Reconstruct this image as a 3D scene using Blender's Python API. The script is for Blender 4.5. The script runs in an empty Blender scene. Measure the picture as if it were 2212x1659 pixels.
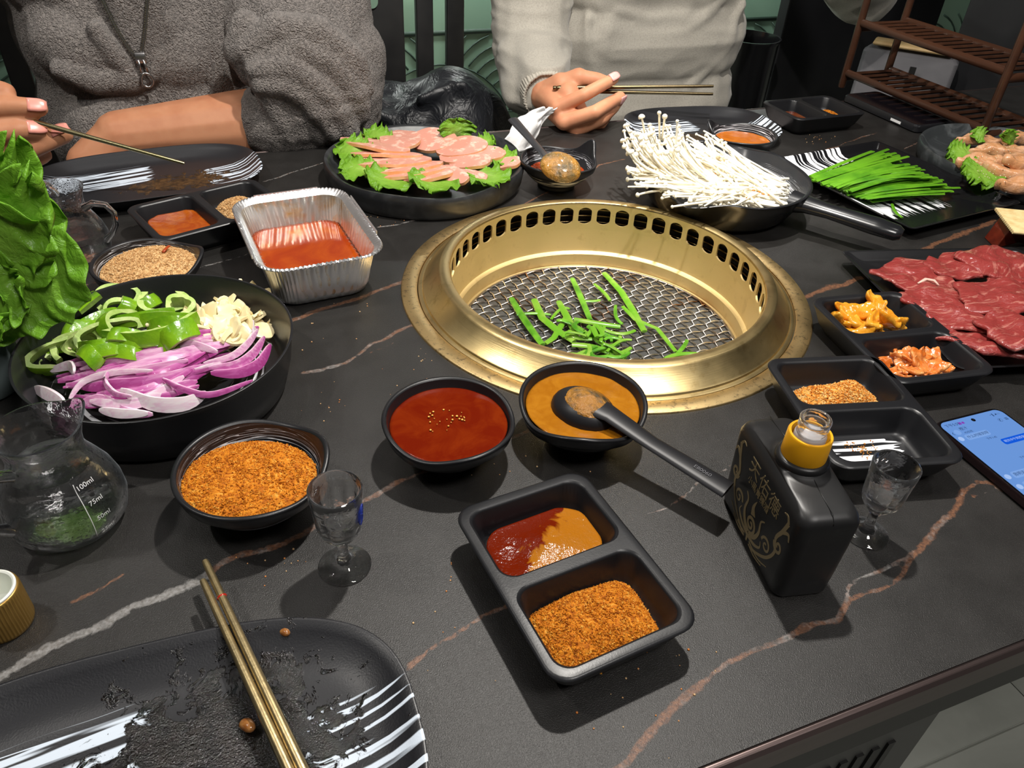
import bpy, bmesh, math, random
import numpy as np
from mathutils import Vector, Matrix
from mathutils.bvhtree import BVHTree
random.seed(7); rng = np.random.default_rng(7)
PI = math.pi
C = bpy.context.scene.collection
# ---------------------------------------------------------------- camera, world, lamps, exposure
ROT = ((0.93273266, 0.18345617, -0.31040879), (-0.35773354, 0.57858547, -0.73298402), (0.04512757, 0.79472177, 0.60529399))
FPX, CX, CY, CAMZ = 1661.0, 1106.0, 829.5, 1.15
cam_d = bpy.data.cameras.new('camera'); cam = bpy.data.objects.new('camera', cam_d); C.objects.link(cam)
cam.matrix_world = Matrix.Translation((0, 0, CAMZ)) @ Matrix(ROT).to_4x4()
cam_d.sensor_fit = 'HORIZONTAL'; cam_d.sensor_width = 36.0; cam_d.lens = FPX / 2212 * 36.0; cam_d.clip_start = 0.01
S = bpy.context.scene; S.camera = cam
S.view_settings.view_transform = 'Standard'; S.view_settings.look = 'None'
S.view_settings.gamma = 1.0; S.view_settings.use_curve_mapping = False; S.view_settings.exposure = 0.5
w = bpy.data.worlds.new('world'); S.world = w; w.use_nodes = True
w.node_tree.nodes['Background'].inputs[0].default_value = (1.0, 0.97, 0.94, 1); w.node_tree.nodes['Background'].inputs[1].default_value = 0.045
def lamp(name, loc, target, power, size, color, spread=150, kind='SPOT', blend=0.6):
    d = bpy.data.lights.new(name, kind); d.energy = power; d.color = color
    if kind == 'SPOT': d.spot_size = math.radians(spread); d.spot_blend = blend; d.shadow_soft_size = size
    else: d.shape = 'DISK'; d.size = size
    o = bpy.data.objects.new(name, d); C.objects.link(o); o.location = loc
    o.rotation_euler = (Vector(target) - Vector(loc)).to_track_quat('-Z', 'Y').to_euler(); return o
lamp('hood_lamp', (0.37, 0.60, 1.72), (0.37, 0.6, 0.75), 31, 0.017, (1.0, 0.95, 0.88), 150)
lamp('track_lamp', (-0.75, 0.75, 2.2), (0.35, 1.0, 0.75), 26, 0.03, (1.0, 0.95, 0.88), 70, blend=.8)
lamp('track_lamp', (0.75, 1.0, 2.1), (0.60, 0.83, 0.75), 66, 0.03, (1.0, 0.96, 0.9), 26, blend=.9)
lamp('fill_lamp', (0.6, -0.6, 2.6), (0.4, 1.2, 0.8), 15, 0.5, (1.0, 0.96, 0.92), kind='AREA')  # unseen soft fill from behind the camera, raised to brighten the grill's inner wall
for x_ in (.1, .75, 1.5): lamp('wall_fill_lamp', (x_, 2.08, 1.22), (x_, 2.2, 0.3), 4.2, 0.08, (0.95, 1.0, 0.95), kind='AREA')  # unseen lamps added to brighten the green wall panel
for x_, y_ in ((-.9, .1), (-.1, -.5), (.9, -.3), (1.6, .4), (.0, 1.5), (1.3, 1.5), (-.5, .9)): lamp('glint_lamp', (x_, y_, 2.55), (x_, y_, 0), 0.9, 0.04, (1.0, .97, .93), kind='AREA')  # unseen small lamps added overhead for glints on glass and black glaze

# ---------------------------------------------------------------- helpers
def ray(u, v):
    x, y, z = u - CX, -(v - CY), -FPX
    return tuple(r[0]*x + r[1]*y + r[2]*z for r in ROT)
def at(u, v, z=0.75):          # the point of the level plane z seen at photo pixel (u, v)
    r = ray(u, v); k = (z - CAMZ) / r[2]; return Vector((r[0]*k, r[1]*k, z))
def dp(u, v, y):               # the point of the upright plane at depth y
    r = ray(u, v); k = y / r[1]; return Vector((r[0]*k, y, CAMZ + r[2]*k))

def nz(p, s=1.0, o=0):         # cheap smooth value noise on arrays, -1..1
    p = np.asarray(p, float) * s + o * 7.31
    i = np.floor(p).astype(int); f = p - i; f = f*f*(3-2*f)
    def h(a): 
        n = (a[..., 0]*374761393 + a[..., 1]*668265263 + a[..., 2]*2147483647) & 0x7fffffff
        n = ((n ^ (n >> 13)) * 1274126177) & 0x7fffffff; return ((n ^ (n >> 16)) & 0xffff) / 32767.5 - 1
    r = 0
    for dx in (0, 1):
        for dy in (0, 1):
            for dz in (0, 1):
                wgt = (f[..., 0] if dx else 1-f[..., 0])*(f[..., 1] if dy else 1-f[..., 1])*(f[..., 2] if dz else 1-f[..., 2])
                r = r + wgt*h(i + np.array([dx, dy, dz]))
    return r

class MB:
    def __init__(s): s.v = []; s.f = []; s.m = []; s.a = []
    def add(s, v, f, m=0, a=None):
        o = len(s.v); s.v.extend([tuple(map(float, p)) for p in v]); s.f.extend([tuple(int(i)+o for i in q) for q in f]); s.m.extend([m]*len(f))
        s.a.extend(list(a) if a is not None else [0.0]*len(v)); return o
    def rings(s, R, m=0, closed=True, cap0=False, cap1=False, a=None):
        n = len(R[0]); v = [p for r in R for p in r]; f = []
        for i in range(len(R)-1):
            for j in range(n if closed else n-1):
                k = (j+1) % n; f.append((i*n+j, i*n+k, (i+1)*n+k, (i+1)*n+j))
        if cap0: f.append(tuple(range(n-1, -1, -1)))
        if cap1: f.append(tuple((len(R)-1)*n + j for j in range(n)))
        s.add(v, f, m, a)
    def lathe(s, prof, n=48, m=0, fn=None, c=(0, 0, 0)):
        R = []
        for pr in prof:
            r, z = pr[0], pr[1]; k = pr[2] if len(pr) > 2 else 0; ring = []
            for j in range(n):
                t = 2*PI*j/n; rr, zz = (fn(t, r, z, k) if fn else (r, z))
                ring.append((c[0]+rr*math.cos(t), c[1]+rr*math.sin(t), c[2]+zz))
            R.append(ring)
        s.rings(R, m)
    def tube(s, path, rad, n=8, m=0, caps=True, flat=1.0, closed=False, up=None, a=None):
        P = [Vector(p) for p in path]; L = len(P)
        rad = [rad]*L if not hasattr(rad, '__len__') else rad
        R = []; prev = None
        for i in range(L):
            t = (P[(i+1) % L] - P[i-1]) if closed else (P[min(i+1, L-1)] - P[max(i-1, 0)])
            t.normalize()
            if prev is None:
                u = Vector(up) if up else (Vector((0, 0, 1)) if abs(t.z) < .9 else Vector((1, 0, 0)))
            else: u = prev
            u = (u - t*u.dot(t)).normalized(); prev = u; b = t.cross(u)
            R.append([P[i] + (b*math.cos(2*PI*j/n) + u*math.sin(2*PI*j/n)*flat)*rad[i] for j in range(n)])
        if closed: R.append(R[0])
        aa = None if a is None else [q for q in a for _ in range(n)]
        s.rings(R, m, True, caps and not closed, caps and not closed, aa)
    def box(s, lo, hi, m=0, bev=0.0):
        x0, y0, z0 = lo; x1, y1, z1 = hi
        if bev <= 0:
            v = [(x, y, z) for z in (z0, z1) for (x, y) in ((x0, y0), (x1, y0), (x1, y1), (x0, y1))]
            s.add(v, [(3, 2, 1, 0), (4, 5, 6, 7), (0, 1, 5, 4), (1, 2, 6, 5), (2, 3, 7, 6), (3, 0, 4, 7)], m); return
        cx, cy, a, b = (x0+x1)/2, (y0+y1)/2, (x1-x0)/2, (y1-y0)/2
        R = [rr(a-bev, b-bev, bev*.8, z0, (cx, cy)), rr(a, b, bev, z0+bev, (cx, cy)), rr(a, b, bev, z1-bev, (cx, cy)), rr(a-bev, b-bev, bev*.8, z1, (cx, cy))]
        s.rings(R, m, True, True, True)
    def build(s, name, mats, parent=None, smooth=True, angle=None, loc=None, rz=0, attr=None):
        me = bpy.data.meshes.new(name); me.from_pydata(s.v, [], s.f)
        mats = mats if isinstance(mats, (list, tuple)) else [mats]
        for q in mats: me.materials.append(q)
        if len(mats) > 1: me.polygons.foreach_set('material_index', s.m)
        if attr:
            at_ = me.attributes.new(attr, 'FLOAT', 'POINT'); at_.data.foreach_set('value', np.array(s.a, np.float32))
        me.polygons.foreach_set('use_smooth', [smooth]*len(s.f)); me.update()
        if smooth and angle is not None: me.set_sharp_from_angle(angle=math.radians(angle))
        o = bpy.data.objects.new(name, me); C.objects.link(o)
        if parent: o.parent = parent
        if loc is not None: o.location = loc
        o.rotation_euler.z = rz
        return o
def rr(a, b, r, z, c=(0, 0), n=6):        # rounded rectangle ring, counter-clockwise
    r = min(r, a, b); o = []
    for (sx, sy, t0) in ((1, 1, 0), (-1, 1, PI/2), (-1, -1, PI), (1, -1, 1.5*PI)):
        for k in range(n+1):
            t = t0 + PI/2*k/n; o.append((c[0]+sx*(a-r)+r*math.cos(t), c[1]+sy*(b-r)+r*math.sin(t), z))
    return o
def sup(a, b, e, z, n=72, c=(0, 0)):      # super-ellipse ring
    o = []
    for j in range(n):
        t = 2*PI*j/n; ct, st = math.cos(t), math.sin(t)
        o.append((c[0]+a*math.copysign(abs(ct)**(2/e), ct), c[1]+b*math.copysign(abs(st)**(2/e), st), z))
    return o
def tag(o, label=None, cat=None, group=None, kind=None):
    if label: o['label'] = label
    if cat: o['category'] = cat
    if group: o['group'] = group
    if kind: o['kind'] = kind
    return o
def thing(name, label, cat, loc=(0, 0, 0), rz=0, group=None):
    o = bpy.data.objects.new(name, None); C.objects.link(o); o.location = loc; o.rotation_euler.z = rz; o.empty_display_size = .02
    return tag(o, label, cat, group)
def dup(o, loc=None, rot=None, parent=None, label=None):
    c = o.copy(); C.objects.link(c)
    if parent is not None: c.parent = parent
    if loc is not None: c.location = loc
    if rot is not None: c.rotation_euler = rot
    if label: c['label'] = label
    return c
def organic(name, caps, voxel, mats, smooth_it=6, parent=None, extra=None, n=14, keep=None):
    """one continuous skin grown over tapered capsules: voxel union, then smoothing"""
    mb = MB()
    for c in caps:
        p, q, r0, r1 = Vector(c[0]), Vector(c[1]), c[2], c[3]
        fl = c[4] if len(c) > 4 else 1.0; up = c[5] if len(c) > 5 else None
        d = (q-p); L = max(d.length, 1e-5); d = d/L
        path = []; rad = []
        for k in range(4): t = (k+.35)/4*PI/2; path.append(p - d*r0*math.cos(t)); rad.append(r0*math.sin(t))
        for k in range(7): path.append(p + d*L*k/6); rad.append(r0+(r1-r0)*k/6)
        for k in range(4): t = (3-k+.35)/4*PI/2; path.append(q + d*r1*math.cos(t)); rad.append(r1*math.sin(t))
        mb.tube(path, rad, n, flat=fl, up=up)
    if extra: extra(mb)
    o = mb.build(name, mats if not isinstance(mats, (list, tuple)) else mats[0], None)
    r = o.modifiers.new('r', 'REMESH'); r.mode = 'VOXEL'; r.voxel_size = voxel; r.use_smooth_shade = True
    sm = o.modifiers.new('s', 'SMOOTH'); sm.factor = .5; sm.iterations = smooth_it
    dg = bpy.context.evaluated_depsgraph_get(); me = bpy.data.meshes.new_from_object(o.evaluated_get(dg)); o.modifiers.clear()
    old = o.data; o.data = me; bpy.data.meshes.remove(old); me.name = name
    me.materials.clear()
    for q in (mats if isinstance(mats, (list, tuple)) else [mats]): me.materials.append(q)
    me.polygons.foreach_set('use_smooth', [True]*len(me.polygons))
    if parent: o.parent = parent
    return o
def folds(o, amp, sx, sy, sz, seed=0, fine=.35):
    """cloth folds: ridged noise pushed along the normals"""
    me = o.data; n = len(me.vertices); co = np.empty(n*3, np.float32); no = np.empty(n*3, np.float32); me.vertices.foreach_get('co', co); me.vertices.foreach_get('normal', no); co = co.reshape(-1, 3); no = no.reshape(-1, 3)
    q = co*np.array([sx, sy, sz]); f = (1-2*np.abs(nz(q + .6*nz(q*.7, 1, seed+9)[:, None], 1.0, seed))) + fine*(1-2*np.abs(nz(q*2.1, 1.0, seed+4)))
    me.vertices.foreach_set('co', (co + no*(amp*f)[:, None]).astype(np.float32).ravel()); me.update()
def bez(p0, p1, p2, n):
    p0, p1, p2 = Vector(p0), Vector(p1), Vector(p2)
    return [p0*(1-t)**2 + p1*2*t*(1-t) + p2*t*t for t in (i/(n-1) for i in range(n))]

# ---------------------------------------------------------------- materials
class NT:
    def __init__(s, m): s.t = m.node_tree; s.n = s.t.nodes; s.l = s.t.links
    def node(s, typ, ins=None, **kw):
        q = s.n.new(typ)
        for k, v in kw.items(): setattr(q, k, v)
        for k, v in (ins or {}).items():
            if isinstance(v, bpy.types.NodeSocket): s.l.new(v, q.inputs[k])
            else: q.inputs[k].default_value = v
        return q
    def math(s, op, a, b=0.5, clamp=False):
        q = s.node('ShaderNodeMath', operation=op, use_clamp=clamp)
        for i, v in enumerate((a, b)):
            if isinstance(v, bpy.types.NodeSocket): s.l.new(v, q.inputs[i])
            else: q.inputs[i].default_value = v
        return q.outputs[0]
    def ramp(s, fac, stops, interp='LINEAR'):
        q = s.node('ShaderNodeValToRGB'); s.l.new(fac, q.inputs[0]); e = q.color_ramp.elements; q.color_ramp.interpolation = interp
        while len(e) < len(stops): e.new(0.5)
        for el, (p, c) in zip(e, stops): el.position = p; el.color = c4(c)
        return q.outputs[0]
    def mix(s, fac, a, b):
        q = s.node('ShaderNodeMix', data_type='RGBA')
        for i, v in ((0, fac), (6, a), (7, b)):
            if isinstance(v, bpy.types.NodeSocket): s.l.new(v, q.inputs[i])
            else: q.inputs[i].default_value = c4(v) if i else v
        return q.outputs[2]
    def coord(s, scale=(1, 1, 1), rot=(0, 0, 0), kind='Object'):
        t = s.node('ShaderNodeTexCoord'); m = s.node('ShaderNodeMapping'); s.l.new(t.outputs[kind], m.inputs[0])
        m.inputs['Scale'].default_value = scale; m.inputs['Rotation'].default_value = rot; return m.outputs[0]
    def noise(s, vec, scale, detail=3, rough=.55, dist=0.0):
        q = s.node('ShaderNodeTexNoise', {'Scale': scale, 'Detail': detail, 'Roughness': rough, 'Distortion': dist}); s.l.new(vec, q.inputs['Vector']); return q.outputs[0]
def c4(c):
    if hasattr(c, '__len__'): return tuple(c) if len(c) == 4 else (*c, 1)
    return (c, c, c, 1)
def srgb(r, g, b): 
    return tuple(((x/255)/12.92 if x <= 10 else ((x/255+.055)/1.055)**2.4) for x in (r, g, b))
def M(name, col, rough=.5, metal=0., spec=.5, var=None, bump=None, coat=0., sss=0., trans=0., ior=1.45, stretch=(1, 1, 1), rvar=None, ssr=(.01, .004, .002), sheen=0., thin=0., alpha=1.):
    m = bpy.data.materials.new(name); m.use_nodes = True; t = NT(m); b = t.n['Principled BSDF']
    b.inputs['Base Color'].default_value = c4(col); b.inputs['Roughness'].default_value = rough; b.inputs['Metallic'].default_value = metal
    b.inputs['Specular IOR Level'].default_value = spec; b.inputs['IOR'].default_value = ior
    b.inputs['Coat Weight'].default_value = coat; b.inputs['Coat Roughness'].default_value = .08
    b.inputs['Transmission Weight'].default_value = trans; b.inputs['Alpha'].default_value = alpha
    if sss: b.inputs['Subsurface Weight'].default_value = sss; b.inputs['Subsurface Radius'].default_value = ssr; b.inputs['Subsurface Scale'].default_value = 1.0
    if sheen: b.inputs['Sheen Weight'].default_value = sheen; b.inputs['Sheen Roughness'].default_value = .5
    co = t.coord(stretch)
    if var:      # (other colour, scale, detail, lo, hi[, distortion])
        f = t.noise(co, var[1], var[2], .6, var[5] if len(var) > 5 else 0)
        f = t.ramp(f, [(var[3], 0.0), (var[4], 1.0)])
        t.l.new(t.mix(f, col, var[0]), b.inputs['Base Color'])
    if rvar:     # (scale, lo, hi)
        f = t.noise(co, rvar[0], 4); q = t.node('ShaderNodeMapRange', {'From Min': .3, 'From Max': .7, 'To Min': rvar[1], 'To Max': rvar[2]}); t.l.new(f, q.inputs['Value']); t.l.new(q.outputs[0], b.inputs['Roughness'])
    if bump:     # (scale, strength, distance[, detail, distortion])
        f = t.noise(co, bump[0], bump[3] if len(bump) > 3 else 2, .6, bump[4] if len(bump) > 4 else 0)
        q = t.node('ShaderNodeBump', {'Strength': bump[1], 'Distance': bump[2], 'Height': f}); t.l.new(q.outputs[0], b.inputs['Normal'])
    return m
def streaks(name, base, rough, axis_scale, lo, hi, mask=None, white=(.72, .74, .78), rot=0.0, radial=None, seed=0.0, bump=None, spec=.5, grime=None):
    """black glaze printed with white brush streaks; mask = list of (x lo, x hi, sign) ramps on object coords"""
    m = bpy.data.materials.new(name); m.use_nodes = True; t = NT(m); b = t.n['Principled BSDF']
    tc = t.node('ShaderNodeTexCoord').outputs['Object']; sx = t.node('ShaderNodeSeparateXYZ'); t.l.new(tc, sx.inputs[0])
    X, Y, Z = sx.outputs
    if radial:
        rad = t.math('SQRT', t.math('ADD', t.math('MULTIPLY', X, X), t.math('MULTIPLY', Y, Y)))
        ang = t.math('ARCTAN2', Y, X)
        cv = t.node('ShaderNodeCombineXYZ', {'X': t.math('MULTIPLY', t.math('ADD', rad, Z), radial[0]), 'Y': t.math('MULTIPLY', ang, radial[1]), 'Z': seed})
        n = t.noise(cv.outputs[0], 1.0, 1, .5); mk = None
        if mask: mk = [(rad, *q) for q in mask]
    else:
        cr, sr = math.cos(rot), math.sin(rot)
        X2 = t.math('ADD', t.math('MULTIPLY', X, cr), t.math('MULTIPLY', Y, sr)); Y2 = t.math('SUBTRACT', t.math('MULTIPLY', Y, cr), t.math('MULTIPLY', X, sr))
        cv = t.node('ShaderNodeCombineXYZ', {'X': t.math('MULTIPLY', X2, axis_scale[0]), 'Y': t.math('MULTIPLY', Y2, axis_scale[1]), 'Z': seed})
        n = t.noise(cv.outputs[0], 1.0, 1, .5)
        mk = [({'x': X2, 'y': Y2}[q[0]], *q[1:]) for q in (mask or [])]
    f = t.ramp(n, [(lo, 0.0), (hi, 1.0)])
    groups = {}
    for (v, a, c_, g) in (mk or []):
        q = t.node('ShaderNodeMapRange', {'From Min': a, 'From Max': c_}); t.l.new(t.math('ADD', v, t.math('MULTIPLY', t.math('SUBTRACT', n, .5), .05)), q.inputs['Value'])
        groups[g] = t.math('MULTIPLY', groups[g], q.outputs[0]) if g in groups else q.outputs[0]
    if groups:
        tot = None
        for g in groups.values(): tot = g if tot is None else t.math('MAXIMUM', tot, g)
        f = t.math('MULTIPLY', f, t.ramp(tot, [(.45, 0.0), (.55, 1.0)]))
    t.l.new(t.mix(f, base, white), b.inputs['Base Color']); b.inputs['Roughness'].default_value = rough; b.inputs['Specular IOR Level'].default_value = spec
    nb = t.noise(t.coord(), 900, 2); q = t.node('ShaderNodeBump', {'Strength': .12, 'Distance': .0006, 'Height': nb}); 
    if grime:   # greasy smear: (center x, center y, radius)
        d = t.math('SQRT', t.math('ADD', t.math('POWER', t.math('SUBTRACT', X, grime[0]), 2), t.math('POWER', t.math('MULTIPLY', t.math('SUBTRACT', Y, grime[1]), grime[3]), 2)))
        g1 = t.noise(t.coord((1, 1, 1)), 70, 5, .65, .6)
        gm = t.math('ADD', t.math('DIVIDE', d, grime[2]), t.math('MULTIPLY', t.math('SUBTRACT', g1, .5), 2.6))
        gf = t.ramp(gm, [(.62, 1.0), (.72, 0.0)])
        gcol = t.ramp(t.noise(t.coord(), 150, 4), [(.35, grime[4]), (.7, grime[5])])
        t.l.new(t.mix(gf, t.mix(f, base, white), gcol), b.inputs['Base Color'])
        rg = t.node('ShaderNodeMapRange', {'To Min': rough, 'To Max': .09}); t.l.new(gf, rg.inputs['Value']); t.l.new(rg.outputs[0], b.inputs['Roughness'])
        hh = t.math('ADD', t.math('MULTIPLY', nb, .12), t.math('MULTIPLY', gf, t.math('MULTIPLY', t.noise(t.coord(), 420, 4, .7), 1.0))); t.l.new(hh, q.inputs['Height']); q.inputs['Strength'].default_value = .6; q.inputs['Distance'].default_value = .0012
    t.l.new(q.outputs[0], b.inputs['Normal'])
    return m

BLK = (0.0105, 0.0108, 0.0125)
m_black = M('black_melamine', BLK, .34, spec=.5, bump=(700, .08, .0005), rvar=(14, .28, .42))
m_gloss = M('black_glaze', (.008, .008, .009), .16, spec=.55, rvar=(9, .1, .26))
m_slate = M('slate_stoneware', (.017, .018, .02), .38, spec=.5, var=((.05, .053, .057), 26, 5, .45, .8, 1.0), bump=(30, .25, .004))
m_slate_g = M('marbled_stoneware', (.03, .034, .036), .3, spec=.5, var=((.11, .12, .125), 14, 5, .48, .72, 2.0), bump=(26, .25, .004))
m_foil = M('aluminium_foil', (.95, .95, .96), .36, 1.0, bump=(160, .22, .0012, 3, .6))
m_foil_in = M('foil_stained_with_chilli_oil', (.93, .9, .84), .32, 1.0, var=((.85, .5, .16), 45, 4, .5, .78, .5), bump=(150, .22, .0012, 3, .6))
m_steel = M('steel_wire', (.62, .6, .58), .27, 1.0, var=((.26, .13, .06), 22, 4, .5, .68))
m_gold = M('gold_steel', (.66, .53, .27), .26, 1.0, bump=(500, .05, .0003), stretch=(1, 1, 1), var=((.45, .34, .15), 120, 3, .45, .7))
m_darkgold = M('bronze_steel', (.28, .2, .1), .25, 1.0)
m_skin = M('skin', srgb(182, 128, 96), .5, spec=.25, sss=.15, var=(srgb(168, 110, 80), 26, 3, .4, .75), bump=(420, .12, .0006, 4))
m_skin2 = M('pale_skin', srgb(206, 146, 112), .48, spec=.25, sss=.15, var=(srgb(196, 128, 96), 30, 3, .4, .75), bump=(420, .1, .0006, 4))
m_nail = M('fingernail', srgb(226, 152, 138), .25, spec=.5)
m_nail2 = M('fingernail_pink', srgb(238, 172, 165), .22, spec=.5)
m_fleece = M('fleece', srgb(128, 122, 118), .95, spec=.1, sheen=.12, bump=(240, 1.0, .0055, 1, 1.6), var=(srgb(106, 101, 98), 240, 2, .4, .65))
m_knit = M('sweater_knit', srgb(176, 171, 160), .9, spec=.1, sheen=.2, bump=(600, .35, .0012, 2), var=(srgb(162, 157, 147), 400, 2, .4, .7))
m_cuff = M('ribbed_knit', srgb(184, 178, 166), .9, spec=.1, bump=(500, .3, .001))
m_zip = M('zip_metal', (.34, .33, .33), .3, 1.0)
m_ziptape = M('zip_tape', (.03, .028, .028), .8)
m_nylon = M('black_nylon', (.012, .013, .016), .42, spec=.45, bump=(22, .5, .02, 4, .8))
m_chair = M('black_painted_wood', (.013, .013, .014), .45, var=((.03, .029, .028), 8, 3, .4, .7))
m_wood = M('brown_bamboo', srgb(70, 43, 29), .32, spec=.5, var=(srgb(46, 27, 18), 18, 4, .35, .7), stretch=(1, .15, 1), coat=.3)
m_palewood = M('pale_wood', srgb(205, 175, 125), .5, var=(srgb(180, 146, 98), 30, 3, .4, .7))
m_redwood = M('red_brown_wood', srgb(112, 40, 24), .3, var=(srgb(62, 18, 12), 60, 3, .35, .7), stretch=(.12, 1, 1), coat=.4)
m_bamboo = M('bamboo_sticks', srgb(226, 202, 150), .55, var=(srgb(204, 176, 120), 90, 3, .4, .7))
m_tissue = M('white_tissue', (.86, .85, .84), .9, spec=.1, bump=(60, .3, .004, 3))
def glass(name, clear=.05, ior=1.45, edge=.3):
    m = bpy.data.materials.new(name); m.use_nodes = True; t = NT(m); n0 = t.n['Principled BSDF']; t.n.remove(n0)
    g = t.node('ShaderNodeBsdfGlass', {'Roughness': .0, 'IOR': ior}); tr = t.node('ShaderNodeBsdfTransparent'); gl = t.node('ShaderNodeBsdfGlossy', {'Roughness': .08})
    lw = t.node('ShaderNodeLayerWeight', {'Blend': .35}); bp = t.node('ShaderNodeBump', {'Strength': .22, 'Distance': .002, 'Height': t.noise(t.coord(), 150, 2)}); t.l.new(bp.outputs[0], g.inputs['Normal']); t.l.new(bp.outputs[0], gl.inputs['Normal'])
    a = t.node('ShaderNodeMixShader', {0: clear}); t.l.new(g.outputs[0], a.inputs[1]); t.l.new(tr.outputs[0], a.inputs[2])
    b = t.node('ShaderNodeMixShader'); t.l.new(t.math('MULTIPLY', t.math('POWER', lw.outputs['Facing'], 2.0), edge), b.inputs[0]); t.l.new(a.outputs[0], b.inputs[1]); t.l.new(gl.outputs[0], b.inputs[2])
    df = t.node('ShaderNodeBsdfDiffuse', {'Color': (.75, .82, .9, 1)}); c = t.node('ShaderNodeMixShader'); t.l.new(t.math('ADD', t.math('MULTIPLY', t.math('POWER', lw.outputs['Facing'], 5.0), edge*1.1), .002), c.inputs[0]); t.l.new(b.outputs[0], c.inputs[1]); t.l.new(df.outputs[0], c.inputs[2]); t.l.new(c.outputs[0], t.n['Material Output'].inputs[0]); return m  # pale diffuse at grazing angles paints the bright rim light into the glass
m_glass = glass('clear_glass'); m_water = glass('clear_liquor', .05, 1.33, .15)
m_yellow = M('yellow_plastic', srgb(224, 160, 22), .4, spec=.4)
m_bottle = M('matte_black_ceramic', (.013, .013, .0135), .36, spec=.45, rvar=(9, .3, .44), var=((.03, .03, .031), 40, 5, .62, .85))
m_goldprint = M('gold_print', srgb(150, 133, 98), .4, metal=.35)
m_ink = M('white_glass_print', (.75, .75, .75), .6)
m_onion = None
# ---------------------------------------------------------------- room
m_conc = M('grey_green_concrete_tile', (.34, .35, .31), .42, var=((.46, .47, .42), 5, 5, .4, .75, .6), rvar=(6, .3, .55))
m_wallg = M('green_wall_panel', srgb(132, 160, 138), .5, var=(srgb(118, 150, 132), 2.5, 3, .3, .7))
m_wline = M('dark_green_print', srgb(48, 66, 56), .6)
m_dark = M('dark_panel', (.012, .012, .014), .5, var=((.02, .02, .022), 4, 3, .4, .7))
m_ceil = M('dark_ceiling', (.03, .03, .03), .8)
mb = MB(); mb.box((-2.5, -1.5, -.04), (3.6, 2.6, -.006)); floor = tag(mb.build('floor', m_conc, smooth=False), kind='structure')
mb = MB(); mb.box((-.299, -.299, -.006), (.299, .299, 0), bev=.0025); tile0 = mb.build('tile', m_conc, floor, angle=40); k = 0
for i in range(10):
    for j in range(7):
        p = (-2.2 + .6*i, -1.2 + .6*j, 0)
        if k == 0: tile0.location = p
        else: dup(tile0, p, (0, 0, PI/2*(k % 4)), floor)
        k += 1
mb = MB(); mb.box((-2.5, 2.2, 0), (3.6, 2.3, 2.9)); wall_b = tag(mb.build('wall_back', m_dark, smooth=False), kind='structure')
mb = MB(); mb.box((-2.5, 2.198, .0), (3.0, 2.2, 1.02)); wall = tag(mb.build('trim_1', m_wallg, smooth=False), kind='structure'); wall['label'] = 'green printed wall panel behind the diners'
mb = MB(); mb.box((3.0, -1.5, 0), (3.1, 2.2, 2.9)); tag(mb.build('wall_right', m_dark, smooth=False), kind='structure')
mb = MB(); mb.box((-2.6, -1.5, 0), (-2.5, 2.3, 2.9)); tag(mb.build('wall_left', m_dark, smooth=False), kind='structure')
mb = MB(); mb.box((-2.6, -1.6, 2.9), (3.2, 2.4, 3.0)); tag(mb.build('ceiling', m_ceil, smooth=False), kind='structure')
# printed wave pattern on the wall: concentric arcs, each scale hiding the ones behind it
YW = 2.1965; top = dp(1050, 66, 2.2).z
mb = MB()
mb.box((-.6, YW-.002, top-.006), (2.2, YW+.01, top+.006))
sc = []
c0 = dp(1087, 199, 2.2)
for row in range(-3, 3):
    for k in range(-5, 7):
        sc.append((c0.x + .40*k + (.20 if row % 2 else 0), c0.z + .145*row, .235))
sc.sort(key=lambda s: s[1])
for i, (x, z, R) in enumerate(sc):
    for ring in range(7):
        r = R*(1 - ring/7.2); seg = []
        def flush():
            if len(seg) > 2: mb.tube(list(seg), .0026, 4)
            seg.clear()
        for j in range(41):
            t = PI*2*j/40 - PI/2; q = (x + r*math.cos(t), z + r*math.sin(t))
            hid = q[1] > top-.01 or q[1] < .02 or any((q[0]-a)**2 + (q[1]-b)**2 < RR*RR*.999 for a, b, RR in sc[:i] if abs(q[0]-a) < RR and b < z-.01)
            if hid: flush()
            else: seg.append((q[0], YW, q[1]))
        flush()
tag(mb.build('wave_pattern', m_wline, wall), 'dark green printed wave lines')
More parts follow.
